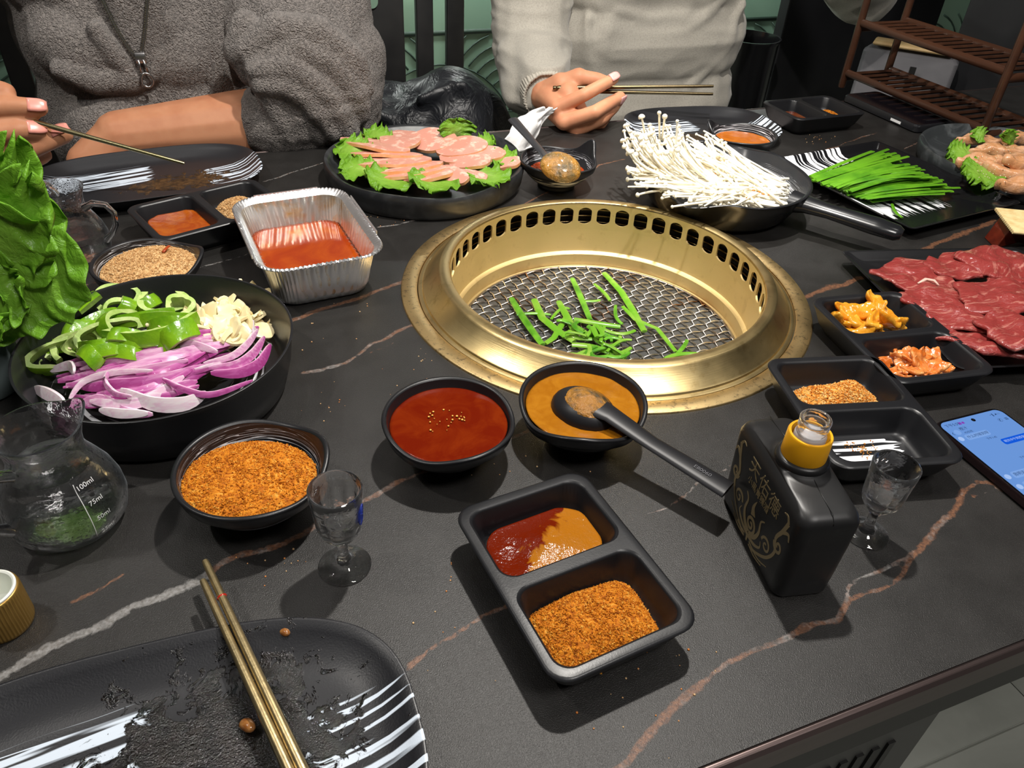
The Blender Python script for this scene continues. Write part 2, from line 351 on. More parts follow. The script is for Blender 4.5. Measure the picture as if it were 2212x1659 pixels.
# ---------------------------------------------------------------- table
GX, GY, GZ = .357, .612, .75
TX0, TX1, TY0, TY1 = -.62, 1.62, .1445, 1.075
veins = [   # photo pixels, half width in mm, paleness 0 rust .. 1 pale grey
 ([(-60,1490),(0,1463),(60,1425),(115,1395),(165,1370),(230,1350),(290,1312),(340,1290),(400,1265),(440,1243)], 4.6, .95),
 ([(440,1243),(480,1222),(520,1205),(600,1178),(690,1132)], 3.6, .4),
 ([(690,1132),(790,1080),(880,1033),(960,1000),(1040,965),(1110,940),(1160,918)], 2.6, .45),
 ([(150,1300),(210,1272),(262,1240)], 1.6, .25),
 ([(1300,1690),(1345,1645),(1400,1592),(1450,1532),(1520,1480)], 3.4, .28),
 ([(1520,1480),(1570,1440),(1630,1405),(1660,1395),(1740,1355),(1800,1340),(1832,1300)], 2.6, .42),
 ([(1832,1302),(1870,1285),(1912,1270),(1950,1245),(1972,1212)], 2.5, .3),
 ([(1832,1298),(1838,1268),(1870,1248),(1905,1232),(1945,1216),(1972,1205)], 2.1, .6),
 ([(1972,1208),(1990,1172),(2015,1150),(2040,1118),(2072,1095),(2092,1062)], 3.6, .35),
 ([(2092,1062),(2112,1045),(2135,1042),(2160,1058)], 2.4, .35), ([(2092,1068),(2112,1078),(2140,1068),(2155,1056)], 1.4, .6),
 ([(650,806),(700,797),(742,786),(800,745),(860,715),(892,702)], 2.4, .5), ([(793,763),(830,750),(850,738)], 1.0, .4),
 ([(630,692),(680,672),(760,650),(800,633),(876,604)], 3.6, .35),
 ([(885,1437),(960,1390),(1040,1335),(1095,1308),(1150,1280)], 2.2, .35), ([(1300,1150),(1345,1127),(1382,1115),(1440,1090),(1500,1050),(1570,1005)], 1.5, .6),
 ([(1740,642),(1790,620),(1850,606)], 4.6, .12), ([(1850,606),(1930,570),(2000,537),(2060,512),(2150,476)], 5.0, .12),
 ([(568,393),(622,376),(700,350),(730,338)], 1.8, .7), ([(1075,458),(1130,440),(1185,415),(1240,385),(1302,356),(1350,345)], 2.0, .3),
 ([(1715,342),(1800,320),(1850,300),(1895,288)], 1.8, .45), ([(1950,322),(2000,300),(2060,280)], 2.0, .5),
 ([(815,492),(900,475),(952,464),(1012,438)], 1.6, .8), ([(-20,640),(50,637),(112,637),(210,608)], 1.6, .3), ([(430,578),(500,558),(565,538)], 1.3, .7)]
nx, ny = 700, 310
xs = np.linspace(TX0, TX1, nx); ys = np.linspace(TY0, TY1, ny)
gx, gy = np.meshgrid(xs, ys); PTS = np.column_stack([gx.ravel(), gy.ravel()])
wob = np.column_stack([nz(np.column_stack([PTS, PTS[:, :1]*0]), 45, 1), nz(np.column_stack([PTS, PTS[:, :1]*0]), 45, 2)])*.0035
best = np.full(len(PTS), 9.0); tone = np.zeros(len(PTS))
for pl, hw, tn in veins:
    q = np.array([at(*p)[:2] for p in pl]); lo, hi = q.min(0)-.03, q.max(0)+.03
    sel = np.where(((PTS > lo) & (PTS < hi)).all(1))[0]
    if not len(sel): continue
    pp = PTS[sel] + wob[sel]; d = np.full(len(sel), 9.0)
    for a, b in zip(q[:-1], q[1:]):
        ab = b-a; t = np.clip(((pp-a)@ab)/(ab@ab), 0, 1); d = np.minimum(d, np.hypot(*(pp-a-t[:, None]*ab).T))
    d = d/(hw*.001); up = d < best[sel]; best[sel[up]] = d[up]; tone[sel[up]] = tn
idx = np.arange(nx*ny).reshape(ny, nx)
Q = np.stack([idx[:-1, :-1], idx[:-1, 1:], idx[1:, 1:], idx[1:, :-1]], -1).reshape(-1, 4)
cen = PTS[Q].mean(1); Q = Q[np.hypot(cen[:, 0]-GX, cen[:, 1]-GY) > .1965]
V3 = np.column_stack([PTS, np.full(len(PTS), 0.0)])
table = thing('dining_table', 'black stone topped dining table with rust and grey veins and a gold grill', 'table', (0, 0, 0))
me = bpy.data.meshes.new('tabletop'); me.from_pydata(V3, [], Q.tolist())
for nm, arr in (('vein', np.minimum(best, 6)), ('tone', tone)):
    q = me.attributes.new(nm, 'FLOAT', 'POINT'); q.data.foreach_set('value', arr.astype(np.float32))
m_stone = bpy.data.materials.new('veined_black_stone'); m_stone.use_nodes = True; t = NT(m_stone); b = t.n['Principled BSDF']; co = t.coord()
vd = t.node('ShaderNodeAttribute', attribute_name='vein').outputs['Fac']; tn = t.node('ShaderNodeAttribute', attribute_name='tone').outputs['Fac']
n1 = t.noise(co, 130, 5, .65); n2 = t.noise(co, 420, 3, .6); n3 = t.noise(co, 30, 4)
band = t.ramp(t.math('ADD', t.math('MULTIPLY', vd, t.math('ADD', t.math('MULTIPLY', t.noise(co, 26, 3), 1.9), .25)), t.math('MULTIPLY', t.math('SUBTRACT', n1, .5), 2.4)), [(.55, 1.0), (1.05, 0.0)])
core = t.ramp(t.math('ADD', t.math('MULTIPLY', t.noise(co, 75, 5, .7), .9), t.math('MULTIPLY', tn, .55)), [(.66, 0.0), (.86, 1.0)])
rust = t.mix(t.ramp(n2, [(.35, 0.0), (.65, 1.0)]), (.19, .085, .042), (.075, .035, .022)); pale = t.mix(t.ramp(n2, [(.35, 0.0), (.7, 1.0)]), (.25, .245, .24), (.12, .11, .10))
vein = t.mix(core, rust, pale)
stone = t.mix(t.ramp(n3, [(.35, 0.0), (.7, 1.0)]), (.0125, .0117, .011), (.0185, .0174, .0164))
stone = t.mix(t.ramp(t.noise(co, 1300, 2, .7), [(.56, 0.0), (.8, 1.0)]), stone, (.06, .055, .05))
t.l.new(t.mix(t.math('MULTIPLY', band, t.ramp(n1, [(.25, .35), (.5, 1.0)])), stone, vein), b.inputs['Base Color'])
rgh = t.node('ShaderNodeMapRange', {'To Min': .34, 'To Max': .46, 'Value': n3}); t.l.new(rgh.outputs[0], b.inputs['Roughness'])
bp = t.node('ShaderNodeBump', {'Strength': .5, 'Distance': .0006, 'Height': t.noise(co, 1250, 2, .7)}); t.l.new(bp.outputs[0], b.inputs['Normal'])
me.materials.append(m_stone); tt = bpy.data.objects.new('tabletop', me); C.objects.link(tt); tt.parent = table; tt.location.z = .75
m_trim = M('brown_metal_trim', (.14, .105, .1), .3, .85, bump=(300, .08, .0004), stretch=(.05, 1, 1), var=((.08, .06, .058), 30, 3, .4, .7))
m_apron = M('black_apron', (.014, .0135, .013), .4)
for nm, lo, hi in (('edge_trim', (TX0, TY0-.006, .727), (TX1, TY0+.0005, .7507)), ('edge_trim', (TX0, TY1-.0005, .727), (TX1, TY1+.006, .7507)), ('edge_trim', (TX1-.0005, TY0, .727), (TX1+.006, TY1, .7507)), ('edge_trim', (TX0-.006, TY0, .727), (TX0+.0005, TY1, .7507))):
    mb = MB(); mb.box(lo, hi, bev=.002); mb.build(nm, m_trim, table, angle=40)
mb = MB()
for lo, hi in (((TX0+.002, TY0+.004, .675), (TX1-.002, TY0+.03, .727)), ((TX0+.002, TY1-.03, .695), (TX1-.002, TY1-.002, .727)), ((TX0+.002, TY0, .695), (TX0+.03, TY1, .727)), ((TX1-.03, TY0, .695), (TX1-.002, TY1, .727))): mb.box(lo, hi)
mb.build('apron', m_apron, table, smooth=False)
m_base = M('grey_metal_base', (.1, .1, .095), .45, .3)
pq = dp(2000, 1585, .2); mb = MB(); mb.box((pq.x-.52, .2, 0), (pq.x, .98, .69), bev=.004); mb.build('pedestal', m_base, table, angle=40)
for i in range(14):
    x_ = pq.x - .055 - .018*i; mb = MB(); mb.box((x_, .1975, pq.z-.16), (x_+.008, .2015, pq.z+.02)); mb.build('vent_slot', m_apron, table, smooth=False)
# ---------------------------------------------------------------- grill set into the table
def brass(name, col, rough, col2, scale, th):
    m = M(name, col, rough, 1.0); t = NT(m); b = t.n['Principled BSDF']
    tc = t.node('ShaderNodeTexCoord').outputs['Object']; sx = t.node('ShaderNodeSeparateXYZ'); t.l.new(tc, sx.inputs[0])
    rad = t.math('SQRT', t.math('ADD', t.math('MULTIPLY', sx.outputs[0], sx.outputs[0]), t.math('MULTIPLY', sx.outputs[1], sx.outputs[1])))
    cv = t.node('ShaderNodeCombineXYZ', {'X': t.math('MULTIPLY', rad, 900), 'Y': t.math('MULTIPLY', sx.outputs[2], 900), 'Z': t.math('MULTIPLY', t.math('ARCTAN2', sx.outputs[1], sx.outputs[0]), 6)})
    n = t.noise(cv.outputs[0], 1.0, 3, .6); bp = t.node('ShaderNodeBump', {'Strength': .16, 'Distance': .0004, 'Height': n}); t.l.new(bp.outputs[0], b.inputs['Normal'])
    sp = t.ramp(t.noise(t.coord(), scale, 5, .7), [(th, 0.0), (th+.14, 1.0)]); t.l.new(t.mix(sp, col, col2), b.inputs['Base Color'])
    r = t.node('ShaderNodeMapRange', {'To Min': rough, 'To Max': rough+.16, 'Value': t.noise(t.coord(), 40, 4)}); t.l.new(r.outputs[0], b.inputs['Roughness'])
    return m
m_brass = brass('brushed_brass', (.80, .61, .29), .26, (.66, .48, .21), 60, .54)
m_brassw = brass('satin_brass_wall', (.94, .74, .37), .5, (.84, .64, .30), 60, .56)
m_brassf = brass('worn_brass_flange', (.66, .48, .23), .34, (.24, .18, .10), 230, .54)
grill = thing('tabletop_grill', 'round gold tabletop charcoal grill with a wire mesh, sunk into the table', 'grill', (GX, GY, GZ))
mb = MB(); mb.lathe([(.1935, -.012), (.1935, .0012), (.195, .0022), (.2085, .0022), (.2095, .0014), (.2098, 0), (.205, -.002)], 160); mb.build('flange', m_brassf, grill, angle=50)
mb = MB(); mb.lathe([(.188, -.008), (.1925, -.004), (.1925, .0008), (.191, .0016), (.1885, .0016), (.1875, .0032), (.1858, .004), (.172, .0198), (.1708, .0212), (.1695, .0218), (.162, .0218), (.1606, .0212), (.16, .0196)], 160); mb.build('collar', m_brass, grill, angle=32)
NH = 45; mb = MB(); rw = .1598; zt, zb = .0196, -.012; zc, hh, hw = .0045, .0098, .0080
for k in range(NH):
    a0 = 2*PI*k/NH; da = PI/NH; outer = []; hole = []; back = []
    for j in range(24):
        t_ = 2*PI*j/24; ct, st = math.cos(t_), math.sin(t_); mx = max(abs(ct), abs(st)); sx_, sz_ = ct/mx, st/mx
        ang = a0 + da*sx_; z = (zt+zb)/2 + (zt-zb)/2*sz_; outer.append((rw*math.cos(ang), rw*math.sin(ang), z))
        hx = max(-hw, min(hw, ct*hh*1.05)); hz_ = st*hh*1.08
        ang = a0 + hx/rw; hole.append((rw*math.cos(ang), rw*math.sin(ang), zc+hz_)); back.append(((rw+.002)*math.cos(ang), (rw+.002)*math.sin(ang), zc+hz_))
    mb.rings([back, hole, outer])
mb.build('vent_wall', m_brassw, grill, angle=30)
mb = MB(); mb.lathe([(.1598, -.012), (.1585, -.038), (.1575, -.0405), (.155, -.0418), (.1535, -.0435), (.153, -.058), (.150, -.062), (.140, -.063)], 160); mb.build('inner_wall', m_brassw, grill, angle=32)
m_drum = M('sooty_steel', (.03, .028, .027), .5, .6)
mb = MB(); mb.lathe([(.1755, .012), (.1755, -.07), (.165, -.07), (.165, -.13), (.0001, -.13)], 96); mb.build('drum', m_drum, grill)
for z in (.008, .0, -.008):
    mb = MB(); mb.lathe([(.1745, z), (.1695, z+.0012), (.1690, z), (.1745, z-.0012)], 96); mb.build('air_ring', m_darkgold, grill)
mesh = MB(); mesh.tube([(.1485*math.cos(2*PI*j/96), .1485*math.sin(2*PI*j/96), -.0585) for j in range(96)], .0016, 6, closed=True)
wm = mesh.build('wire_mesh', m_steel, grill)
sp = .0112; wang = math.radians(2)
for fam in (0, 1):
    ca, sa = math.cos(wang+fam*PI/2), math.sin(wang+fam*PI/2)
    for i in range(-13, 14):
        d = i*sp
        if abs(d) > .147: continue
        L = math.sqrt(.1485**2 - d*d); nseg = max(6, int(2*L/(sp/4))); path = []
        for j in range(nseg+1):
            s_ = -L + 2*L*j/nseg; z = -.0585 + .0011*math.cos(PI*s_/sp + PI*i + (PI if fam else 0))
            lat = d + (.0003 if fam else .0)*math.cos(PI*s_/sp + PI*i)
            path.append((s_*ca - lat*sa, s_*sa + lat*ca, z))
        mb = MB(); mb.tube(path, .00088, 5); mb.build('wire', m_steel, wm)
m_coal = M('grey_ash_charcoal', (.035, .034, .036), .85, var=((.2, .195, .2), 60, 4, .42, .72), bump=(120, .6, .004, 4))
cv = []
for q in range(4):
    mb = MB(); R = []
    for i in range(7):
        r = .016*(.62 + .38*math.sin(PI*(i+.6)/7.2)); R.append([(r*math.cos(2*PI*j/10)*(1+.2*nz(np.array([[i, j, q]]), .9)[0]), r*math.sin(2*PI*j/10)*(1+.2*nz(np.array([[i, j, q+5]]), .9)[0]), -.03+.06*i/6) for j in range(10)])
    mb.rings(R, cap0=True, cap1=True); cv.append(mb)
cm = None; coal = []
for q in range(4): o = cv[q].build('charcoal', m_coal); coal.append(o)
k = 0
for ring, cnt in ((.03, 5), (.075, 11), (.12, 17)):
    for j in range(cnt):
        a = 2*PI*j/cnt + rng.uniform(-.2, .2); p = (GX+ring*math.cos(a), GY+ring*math.sin(a), .656+rng.uniform(0, .008)); rot = (PI/2+rng.uniform(-.25, .25), rng.uniform(-.3, .3), rng.uniform(0, PI))
        o = coal[k] if k < 4 else dup(coal[k % 4]); o.location = p; o.rotation_euler = rot
        tag(o, 'grey ashy charcoal lump glimpsed under the wire mesh of the grill', 'charcoal', 'charcoal lumps under the grill mesh'); k += 1
# ---------------------------------------------------------------- tableware builders
def pose(pix, z):      # centre, half sizes and turn of a rectangle from its four corners' pixels (TL, TR, BR, BL)
    q = [at(u, v, z) for u, v in pix]; c = sum(q, Vector())/4
    ax = ((q[1]-q[0]) + (q[2]-q[3]))/2; ay = ((q[0]-q[3]) + (q[1]-q[2]))/2
    return Vector((c.x, c.y, .75)), ax.length/2, ay.length/2, math.atan2(ax.y, ax.x)
m_dish_in = streaks('dish_floor_streaks', BLK, .34, (16, 210), .45, .49, [('x', -.034, -.030, 1), ('x', .034, .030, 1)], seed=3.1)
def dish2(label, loc, a, b, rz, h=.029):
    """rectangular dish with two wells (lying one behind the other along local y)"""
    d = thing('two_compartment_dish', label, 'dish', loc, rz)
    mb = MB()
    R = [rr(a*.70, b*.78, .010, 0), rr(a*.74, b*.81, .012, .0012), rr(a*.86, b*.90, .013, .010), rr(a*.955, b*.965, .013, h-.006), rr(a-.0006, b-.0006, .0135, h-.003), rr(a, b, .0138, h-.0014), rr(a-.0008, b-.0008, .0135, h-.0003), rr(a-.002, b-.002, .013, h)]
    mb.rings(R, 0, True, True, False)
    w = .0062; bb = (b - w - .0035)/2; loops = [R[-1]]
    for s in (1, -1):
        c = (0, s*(bb + .0035)); ai = a - w
        W = [rr(ai, bb, .011, h, c), rr(ai-.0012, bb-.0012, .0108, h-.0006, c), rr(ai-.002, bb-.002, .0105, h-.002, c), rr(ai-.0048, bb-.0046, .010, .014, c), rr(ai-.0066, bb-.0062, .009, .0085, c), rr(ai-.0090, bb-.0086, .008, .0062, c), rr(ai-.0120, bb-.0114, .006, .0058, c)]
        W = [list(reversed(q)) for q in W]; mb.rings(W, 0); mb.add(W[-1], [tuple(range(len(W[-1])))], 1); loops.append(W[0])
    bm = bmesh.new(); es = []
    for lp in loops:
        vs = [bm.verts.new(p) for p in lp]
        es += [bm.edges.new((vs[i], vs[(i+1) % len(vs)])) for i in range(len(vs))]
    bmesh.ops.triangle_fill(bm, edges=es, use_beauty=True, normal=(0, 0, 1)); bm.verts.index_update()
    mb.add([v.co[:] for v in bm.verts], [[v.index for v in f.verts] for f in bm.faces]); bm.free()
    bmx = mb.build('tray_body', [m_black, m_dish_in], d, angle=50)
    bm = bmesh.new(); bm.from_mesh(bmx.data); bmesh.ops.remove_doubles(bm, verts=bm.verts, dist=.00002); bm.to_mesh(bmx.data); bm.free()
    bmx.data.set_sharp_from_angle(angle=math.radians(50))
    return d, bb + .0035, a - w, bb
m_rings = streaks('bowl_ring_streaks', BLK, .3, None, .52, .56, [(.015, .017, 0), (.0485, .0475, 0)], radial=(640, .9), white=(.6, .62, .66))
m_ringsb = streaks('plate_ring_streaks', BLK, .34, None, .58, .61, [(.060, .062, 0), (.093, .091, 0)], radial=(190, .5), white=(.72, .74, .78), seed=5)
def lip_bowl(label, loc, R, H, spout, rise=.006, dip=.008, pull=.10, rz=0, inner=None, mat=None, wid=.55, dips=.9):
    """small bowl whose rim runs out into a pointed, lifted lip with a dip on both sides of it"""
    d = thing('lip_bowl', label, 'bowl', loc, rz)
    def fn(t, r, z, k):
        u = (t - spout + PI) % (2*PI) - PI; g = math.exp(-(u/wid*1.6)**2); g2 = math.exp(-((abs(u)-dips)/.5)**2)
        return r*(1 + pull*k*g) , z + k*(rise*g - dip*g2)
    mb = MB()
    o = [(.0001, .001), (.44*R, .001), (.46*R, 0), (.485*R, .0006), (.49*R, .003), (.485*R, .0055), (.56*R, .0085, .1), (.72*R, .016, .25), (.86*R, .45*H+.006, .5), (.955*R, .75*H, .8), (.99*R, .92*H, .97), (R, .975*H, 1), (.992*R, H, 1), (.965*R, H*1.006, 1), (.94*R, H, 1), (.925*R, .975*H, 1)]
    i = [(.925*R, .975*H, 1), (.89*R, .8*H, .8), (.8*R, .5*H, .45), (.66*R, .3*H, .2), (.46*R, .2*H, .05), (.2*R, .165*H), (.0001, .16*H)]
    mb.lathe(o, 88, 0, fn); mb.lathe(i, 88, 1, fn)
    mb.build('bowl_body', [mat or m_black, inner or m_rings], d, angle=60); return d
def liquid(name, label, cat, loc, R, mat, n=64, prof=None, amp=.0004, ns=90, ell=(1, 1), rz=0, thick=.012):
    """a pool: wavy top surface, rounded edge and a body below"""
    mb = MB(); RR = []
    for r, z in ((.55, -thick), (.86, -thick*.45), (.985, -.0012), (1.0, 0), (.97, .0002), (.9, 0), (.8, 0), (.68, 0), (.55, 0), (.4, 0), (.25, 0), (.1, 0)):
        ring = []
        for j in range(n):
            t = 2*PI*j/n; x, y = R*r*math.cos(t)*ell[0], R*r*math.sin(t)*ell[1]; ring.append([x, y, z])
        ring = np.array(ring)
        if z > -.0011: ring[:, 2] += amp*nz(ring*[1, 1, 0], ns, 3) + (amp*.8*nz(ring*[1, 1, 0], ns*2.2, 5))
        RR.append([tuple(p) for p in ring])
    mb.rings(RR, 0, True, True, True); o = mb.build(name, mat, None, loc=loc, rz=rz); return tag(o, label, cat)
def squircle_pool(name, label, cat, loc, rz, a, b, mats, z0=0, amp=.0008, ns=70, bump_fn=None, thick=.004, fade=.0):
    n = 26; mb = MB(); RR = []
    for r in (1.0, 1.0, .96, .9, .8, .7, .6, .5, .4, .3, .2, .1):
        ring = np.array(rr(a*r, b*r, .014*r+.002, 0, n=10))
        z = amp*nz(ring*[1, 1, 0], ns, 4) + amp*.6*nz(ring*[1, 1, 0], ns*2.5, 6)
        if bump_fn is not None: z = z + bump_fn(ring)
        ring[:, 2] = z if len(RR) else -thick
        RR.append([tuple(p) for p in ring])
    mb.rings(RR, 0, True, True, True); o = mb.build(name, mats, None, loc=loc, rz=rz); return tag(o, label, cat)
def powder(name, label, loc, rz, shape, hfun, mat, grains, gsize, seed=0, spill=0, skin=True):
    """heap of ground spice: one lumpy skin plus loose grains, as one mesh"""
    r_ = np.random.default_rng(seed); mb = MB(); n = 64; RR = []; A = []
    for r in list(np.linspace(1, .04, 22)):
        ring = np.array([(shape(2*PI*j/n)*r*math.cos(2*PI*j/n), shape(2*PI*j/n)*r*math.sin(2*PI*j/n), 0) for j in range(n)])
        ring[:, 2] = [hfun(x, y, r) for x, y, _ in ring]
        ring[:, 2] += gsize*.9*nz(ring*[1, 1, 0], .45/gsize, seed) * (1 if r < 1 else 0)
        RR.append([tuple(p) for p in ring])
    cnt = sum(len(q) for q in RR)
    if skin: mb.rings(RR, 0, True, False, True, a=list(r_.uniform(0, 1, cnt)))
    octv = np.array([(1, 0, 0), (-1, 0, 0), (0, 1, 0), (0, -1, 0), (0, 0, 1), (0, 0, -1)]); octf = [(0, 2, 4), (2, 1, 4), (1, 3, 4), (3, 0, 4), (2, 0, 5), (1, 2, 5), (3, 1, 5), (0, 3, 5)]
    for i in range(grains + spill):
        t = r_.uniform(0, 2*PI); s = math.sqrt(r_.uniform(0, 1)) if i < grains else r_.uniform(1.0, 1.14)
        sh = shape(t); x, y = sh*s*math.cos(t), sh*s*math.sin(t)
        z = hfun(x, y, min(s, 1)) + gsize*r_.uniform(-.1, .55)
        g = gsize*r_.uniform(.45, 1.0)*(1.7 if r_.random() < .06 else 1); q = octv*g*r_.uniform(.5, 1.1, 3)
        al, be = r_.uniform(0, PI, 2); ca, sa, cb, sb = math.cos(al), math.sin(al), math.cos(be), math.sin(be)
        q = q @ np.array([[ca, -sa, 0], [sa, ca, 0], [0, 0, 1]]) @ np.array([[1, 0, 0], [0, cb, -sb], [0, sb, cb]])
        mb.add(q + [x, y, z], octf, 0, [r_.uniform()]*6)
    o = mb.build(name, mat, None, smooth=False, loc=loc, rz=rz, attr='tint'); return tag(o, label, 'spice', None, 'stuff')
def mpowder(name, stops, rough=.75):
    m = M(name, .5, rough, spec=.25, sss=.0); t = NT(m); b = t.n['Principled BSDF']
    a = t.node('ShaderNodeAttribute', attribute_name='tint').outputs['Fac']
    f = t.math('ADD', t.math('MULTIPLY', a, .75), t.math('MULTIPLY', t.noise(t.coord(), 60, 3), .3)); t.l.new(t.ramp(f, stops), b.inputs['Base Color'])
    bp = t.node('ShaderNodeBump', {'Strength': .6, 'Distance': .0008, 'Height': t.noise(t.coord(), 1400, 3)}); t.l.new(bp.outputs[0], b.inputs['Normal']); return m
m_chili = mpowder('orange_chilli_powder', [(.08, (.20, .04, .004)), (.35, (.46, .135, .007)), (.7, (.60, .21, .011)), (.95, (.70, .38, .07))])
m_peanut = mpowder('peanut_powder', [(.1, (.36, .17, .06)), (.45, (.58, .34, .14)), (.9, (.70, .48, .24))])
m_mixp = mpowder('peanut_and_chilli_powder', [(.1, (.45, .12, .01)), (.4, (.66, .24, .03)), (.62, (.72, .38, .09)), (.95, (.78, .54, .24))])
def msauce(name, c1, c2, rough=.14, bump=.2, sc=45, bs=220):
    return M(name, c1, rough, spec=.3, var=(c2, sc, 4, .4, .68, 1.0), bump=(bs, bump, .0015, 4), coat=.15, sss=.0)
m_red = msauce('red_chilli_sauce', (.125, .008, .0012), (.17, .018, .002), .16, .12, 40)
m_brown = msauce('brown_bean_sauce', (.30, .105, .005), (.37, .145, .009), .2, .25, 60)
m_oil = msauce('red_chilli_oil', (.26, .026, .0015), (.36, .06, .003), .06, .05, 20)
m_mix = M('mixed_sauce', (.33, .115, .008), .16, spec=.2, var=((.10, .008, .002), 32, 2, .46, .54, .5), bump=(230, .35, .002, 3), coat=.0); t = NT(m_mix); b_ = t.n['Principled BSDF']; sx_ = t.node('ShaderNodeSeparateXYZ'); t.l.new(t.coord(), sx_.inputs[0])
g_ = t.math('ADD', t.math('SUBTRACT', t.math('MULTIPLY', sx_.outputs[0], 11), t.math('MULTIPLY', sx_.outputs[1], 14)), t.math('MULTIPLY', t.noise(t.coord(), 42, 4, .6, .8), 1.0)); t.l.new(t.mix(t.ramp(g_, [(.42, 0.0), (.50, 1.0)]), (.12, .009, .001), (.33, .115, .007)), b_.inputs['Base Color'])
# ---------------------------------------------------------------- dishes with sauces and spices, front to back
# front dish
loc, a, b, rz = pose([(975, 1105), (1262, 1010), (1513, 1350), (1200, 1490)], .778)
d, wy, wa, wb = dish2('black two-compartment dish nearest the camera with mixed sauce and orange chilli powder', loc, a, b, rz)
def loc_in(loc, rz, x, y, z): return Vector((loc.x + x*math.cos(rz) - y*math.sin(rz), loc.y + x*math.sin(rz) + y*math.cos(rz), .75 + z))
squircle_pool('dipping_sauce', 'glossy mixed red and brown sauce in the nearest dish', 'sauce', loc_in(loc, rz, 0, wy-.003, .0150), rz, wa-.0065, wb-.0065, m_mix, amp=.0012, ns=60, bump_fn=lambda r: .003*np.exp(-((r[:, 0]-.008)**2+(r[:, 1]-.002)**2)/.0003), thick=.007)
sq = lambda a_, b_, e: (lambda t: 1/((abs(math.cos(t))/a_)**e + (abs(math.sin(t))/b_)**e)**(1/e))
powder('chilli_powder', 'heap of coarse orange chilli powder in the nearest dish', loc_in(loc, rz, -.001, -wy-.001, .0062), rz, lambda t: sq(wa-.0065, wb-.0035, 5)(t)*(1+.02*math.sin(5*t)), lambda x, y, r: .0015 + .0125*(1-r**3) + .0022*math.exp(-((x+.005)**2+(y-.014)**2)/.00012) - .002*math.exp(-((x-.002)**2+y**2)/.00006), m_chili, 5400, .00095, 3)
# dish with powder behind the bottle
loc, a, b, rz = pose([(1640, 780), (1900, 765), (2072, 1005), (1795, 1015)], .778); loc.x += .004
d, wy, wa, wb = dish2('black two-compartment dish behind the bottle, one half streaked white and empty', loc, a, b, rz)
powder('spice_powder', 'tan and orange spice powder in the dish behind the bottle', loc_in(loc, rz, .002, wy-.006, .0062), rz, lambda t: sq(wa-.009, wb-.008, 3)(t)*(1+.08*math.sin(3*t)), lambda x, y, r: .001 + .021*(1-r**2)+.002*math.sin(x*160), m_mixp, 2800, .0011, 5)
o = squircle_pool('chilli_oil', 'smear of orange chilli oil beside the tan powder', 'sauce', loc_in(loc, rz, -.026, wy-.016, .0105), rz, .012, .016, m_oil, thick=.004)
powder('spice_crumbs', 'few orange spice crumbs on the white streaked half of a dish', loc_in(loc, rz, -.002, -wy+.006, .0060), rz, lambda t: .011*(1+.5*math.sin(3*t)), lambda x, y, r: .0003, m_mixp, 90, .0009, 8, skin=False)
# kimchi dish
loc, a, b, rz = pose([(1745, 652), (1935, 634), (2158, 815), (1915, 842)], .778); loc.x += .008; loc.y += .004
d, wy, wa, wb = dish2('black two-compartment dish of orange pickles and kimchi beside the raw beef', loc, a, b, rz); KIM = (loc, rz, wy, wa, wb)
# left dish behind the foil box
q0, q1 = at(268, 450, .778), at(545, 385, .778); ax = (q1-q0).normalized(); nrm = Vector((ax.y, -ax.x, 0)); cc = (q0+q1)/2 + nrm*.049
loc = Vector((cc.x, cc.y, .75)); rz = math.atan2(ax.y, ax.x) - PI/2
d, wy, wa, wb = dish2('black two-compartment dish behind the foil box with orange sauce and tan powder', loc, .050, .074, rz)
squircle_pool('dipping_sauce', 'orange-brown dipping sauce beside tan powder behind the foil box', 'sauce', loc_in(loc, rz, 0, -wy+.002, .0165), rz, wa-.006, wb-.0058, msauce('orange_sauce', (.28, .045, .004), (.40, .10, .009), .12, .3), amp=.0012, thick=.007)
powder('peanut_powder', 'tan peanut powder with an orange patch behind the foil box', loc_in(loc, rz, -.002, wy, .0062), rz, sq(wa-.007, wb-.006, 3), lambda x, y, r: .001 + .021*(1-r**2), m_peanut, 1900, .0013, 9)
# far dish by the slab
loc, a, b, rz = pose([(1645, 218), (1790, 206), (1873, 245), (1722, 262)], .778)
d, wy, wa, wb = dish2('black two-compartment dish at the far right with dark sauce and orange powder', loc, b, a, rz+PI/2)
squircle_pool('dipping_sauce', 'dark red-brown sauce in the far right dish', 'sauce', loc_in(loc, rz+PI/2, 0, wy, .0135), rz+PI/2, wa-.009, wb-.0085, msauce('dark_sauce', (.12, .022, .008), (.2, .06, .02), .12, .4), amp=.0012, thick=.007)
powder('chilli_powder', 'orange chilli powder in the far right dish', loc_in(loc, rz+PI/2, 0, -wy-.004, .0062), rz+PI/2, sq(wa-.012, wb-.012, 3), lambda x, y, r: .001 + .011*(1-r**2), m_chili, 700, .0015, 11)
# bowls
CR = Vector((.1275, .4165, .75))
lip_bowl('black lip bowl of smooth red chilli sauce in front of the grill', CR, .0490, .038, -1.35, rise=.001, dip=.0045, pull=.03, wid=.8, dips=1.0, inner=m_black)
liquid('chilli_sauce', 'smooth dark red chilli sauce filling a bowl in front of the grill', 'sauce', CR + Vector((0, 0, .0305)), .0436, m_red, amp=.0004, ns=60)
CB = Vector((.2315, .405, .75))
lip_bowl('black lip bowl of brown sauce with a spoon lying in it', CB, .0495, .038, -2.0, rise=.002, dip=.006, pull=.03, wid=.8, dips=.9, inner=m_black)
liquid('bean_sauce', 'thick ochre brown sauce around the black spoon', 'sauce', CB + Vector((0, 0, .0305)), .0440, m_brown, amp=.0007, ns=80)
CP = Vector((-.0135, .4065, .75))
lip_bowl('black lip bowl heaped with orange chilli powder beside the small glass', CP, .0500, .040, .05, rise=.003, dip=.004, pull=.05, wid=.7)
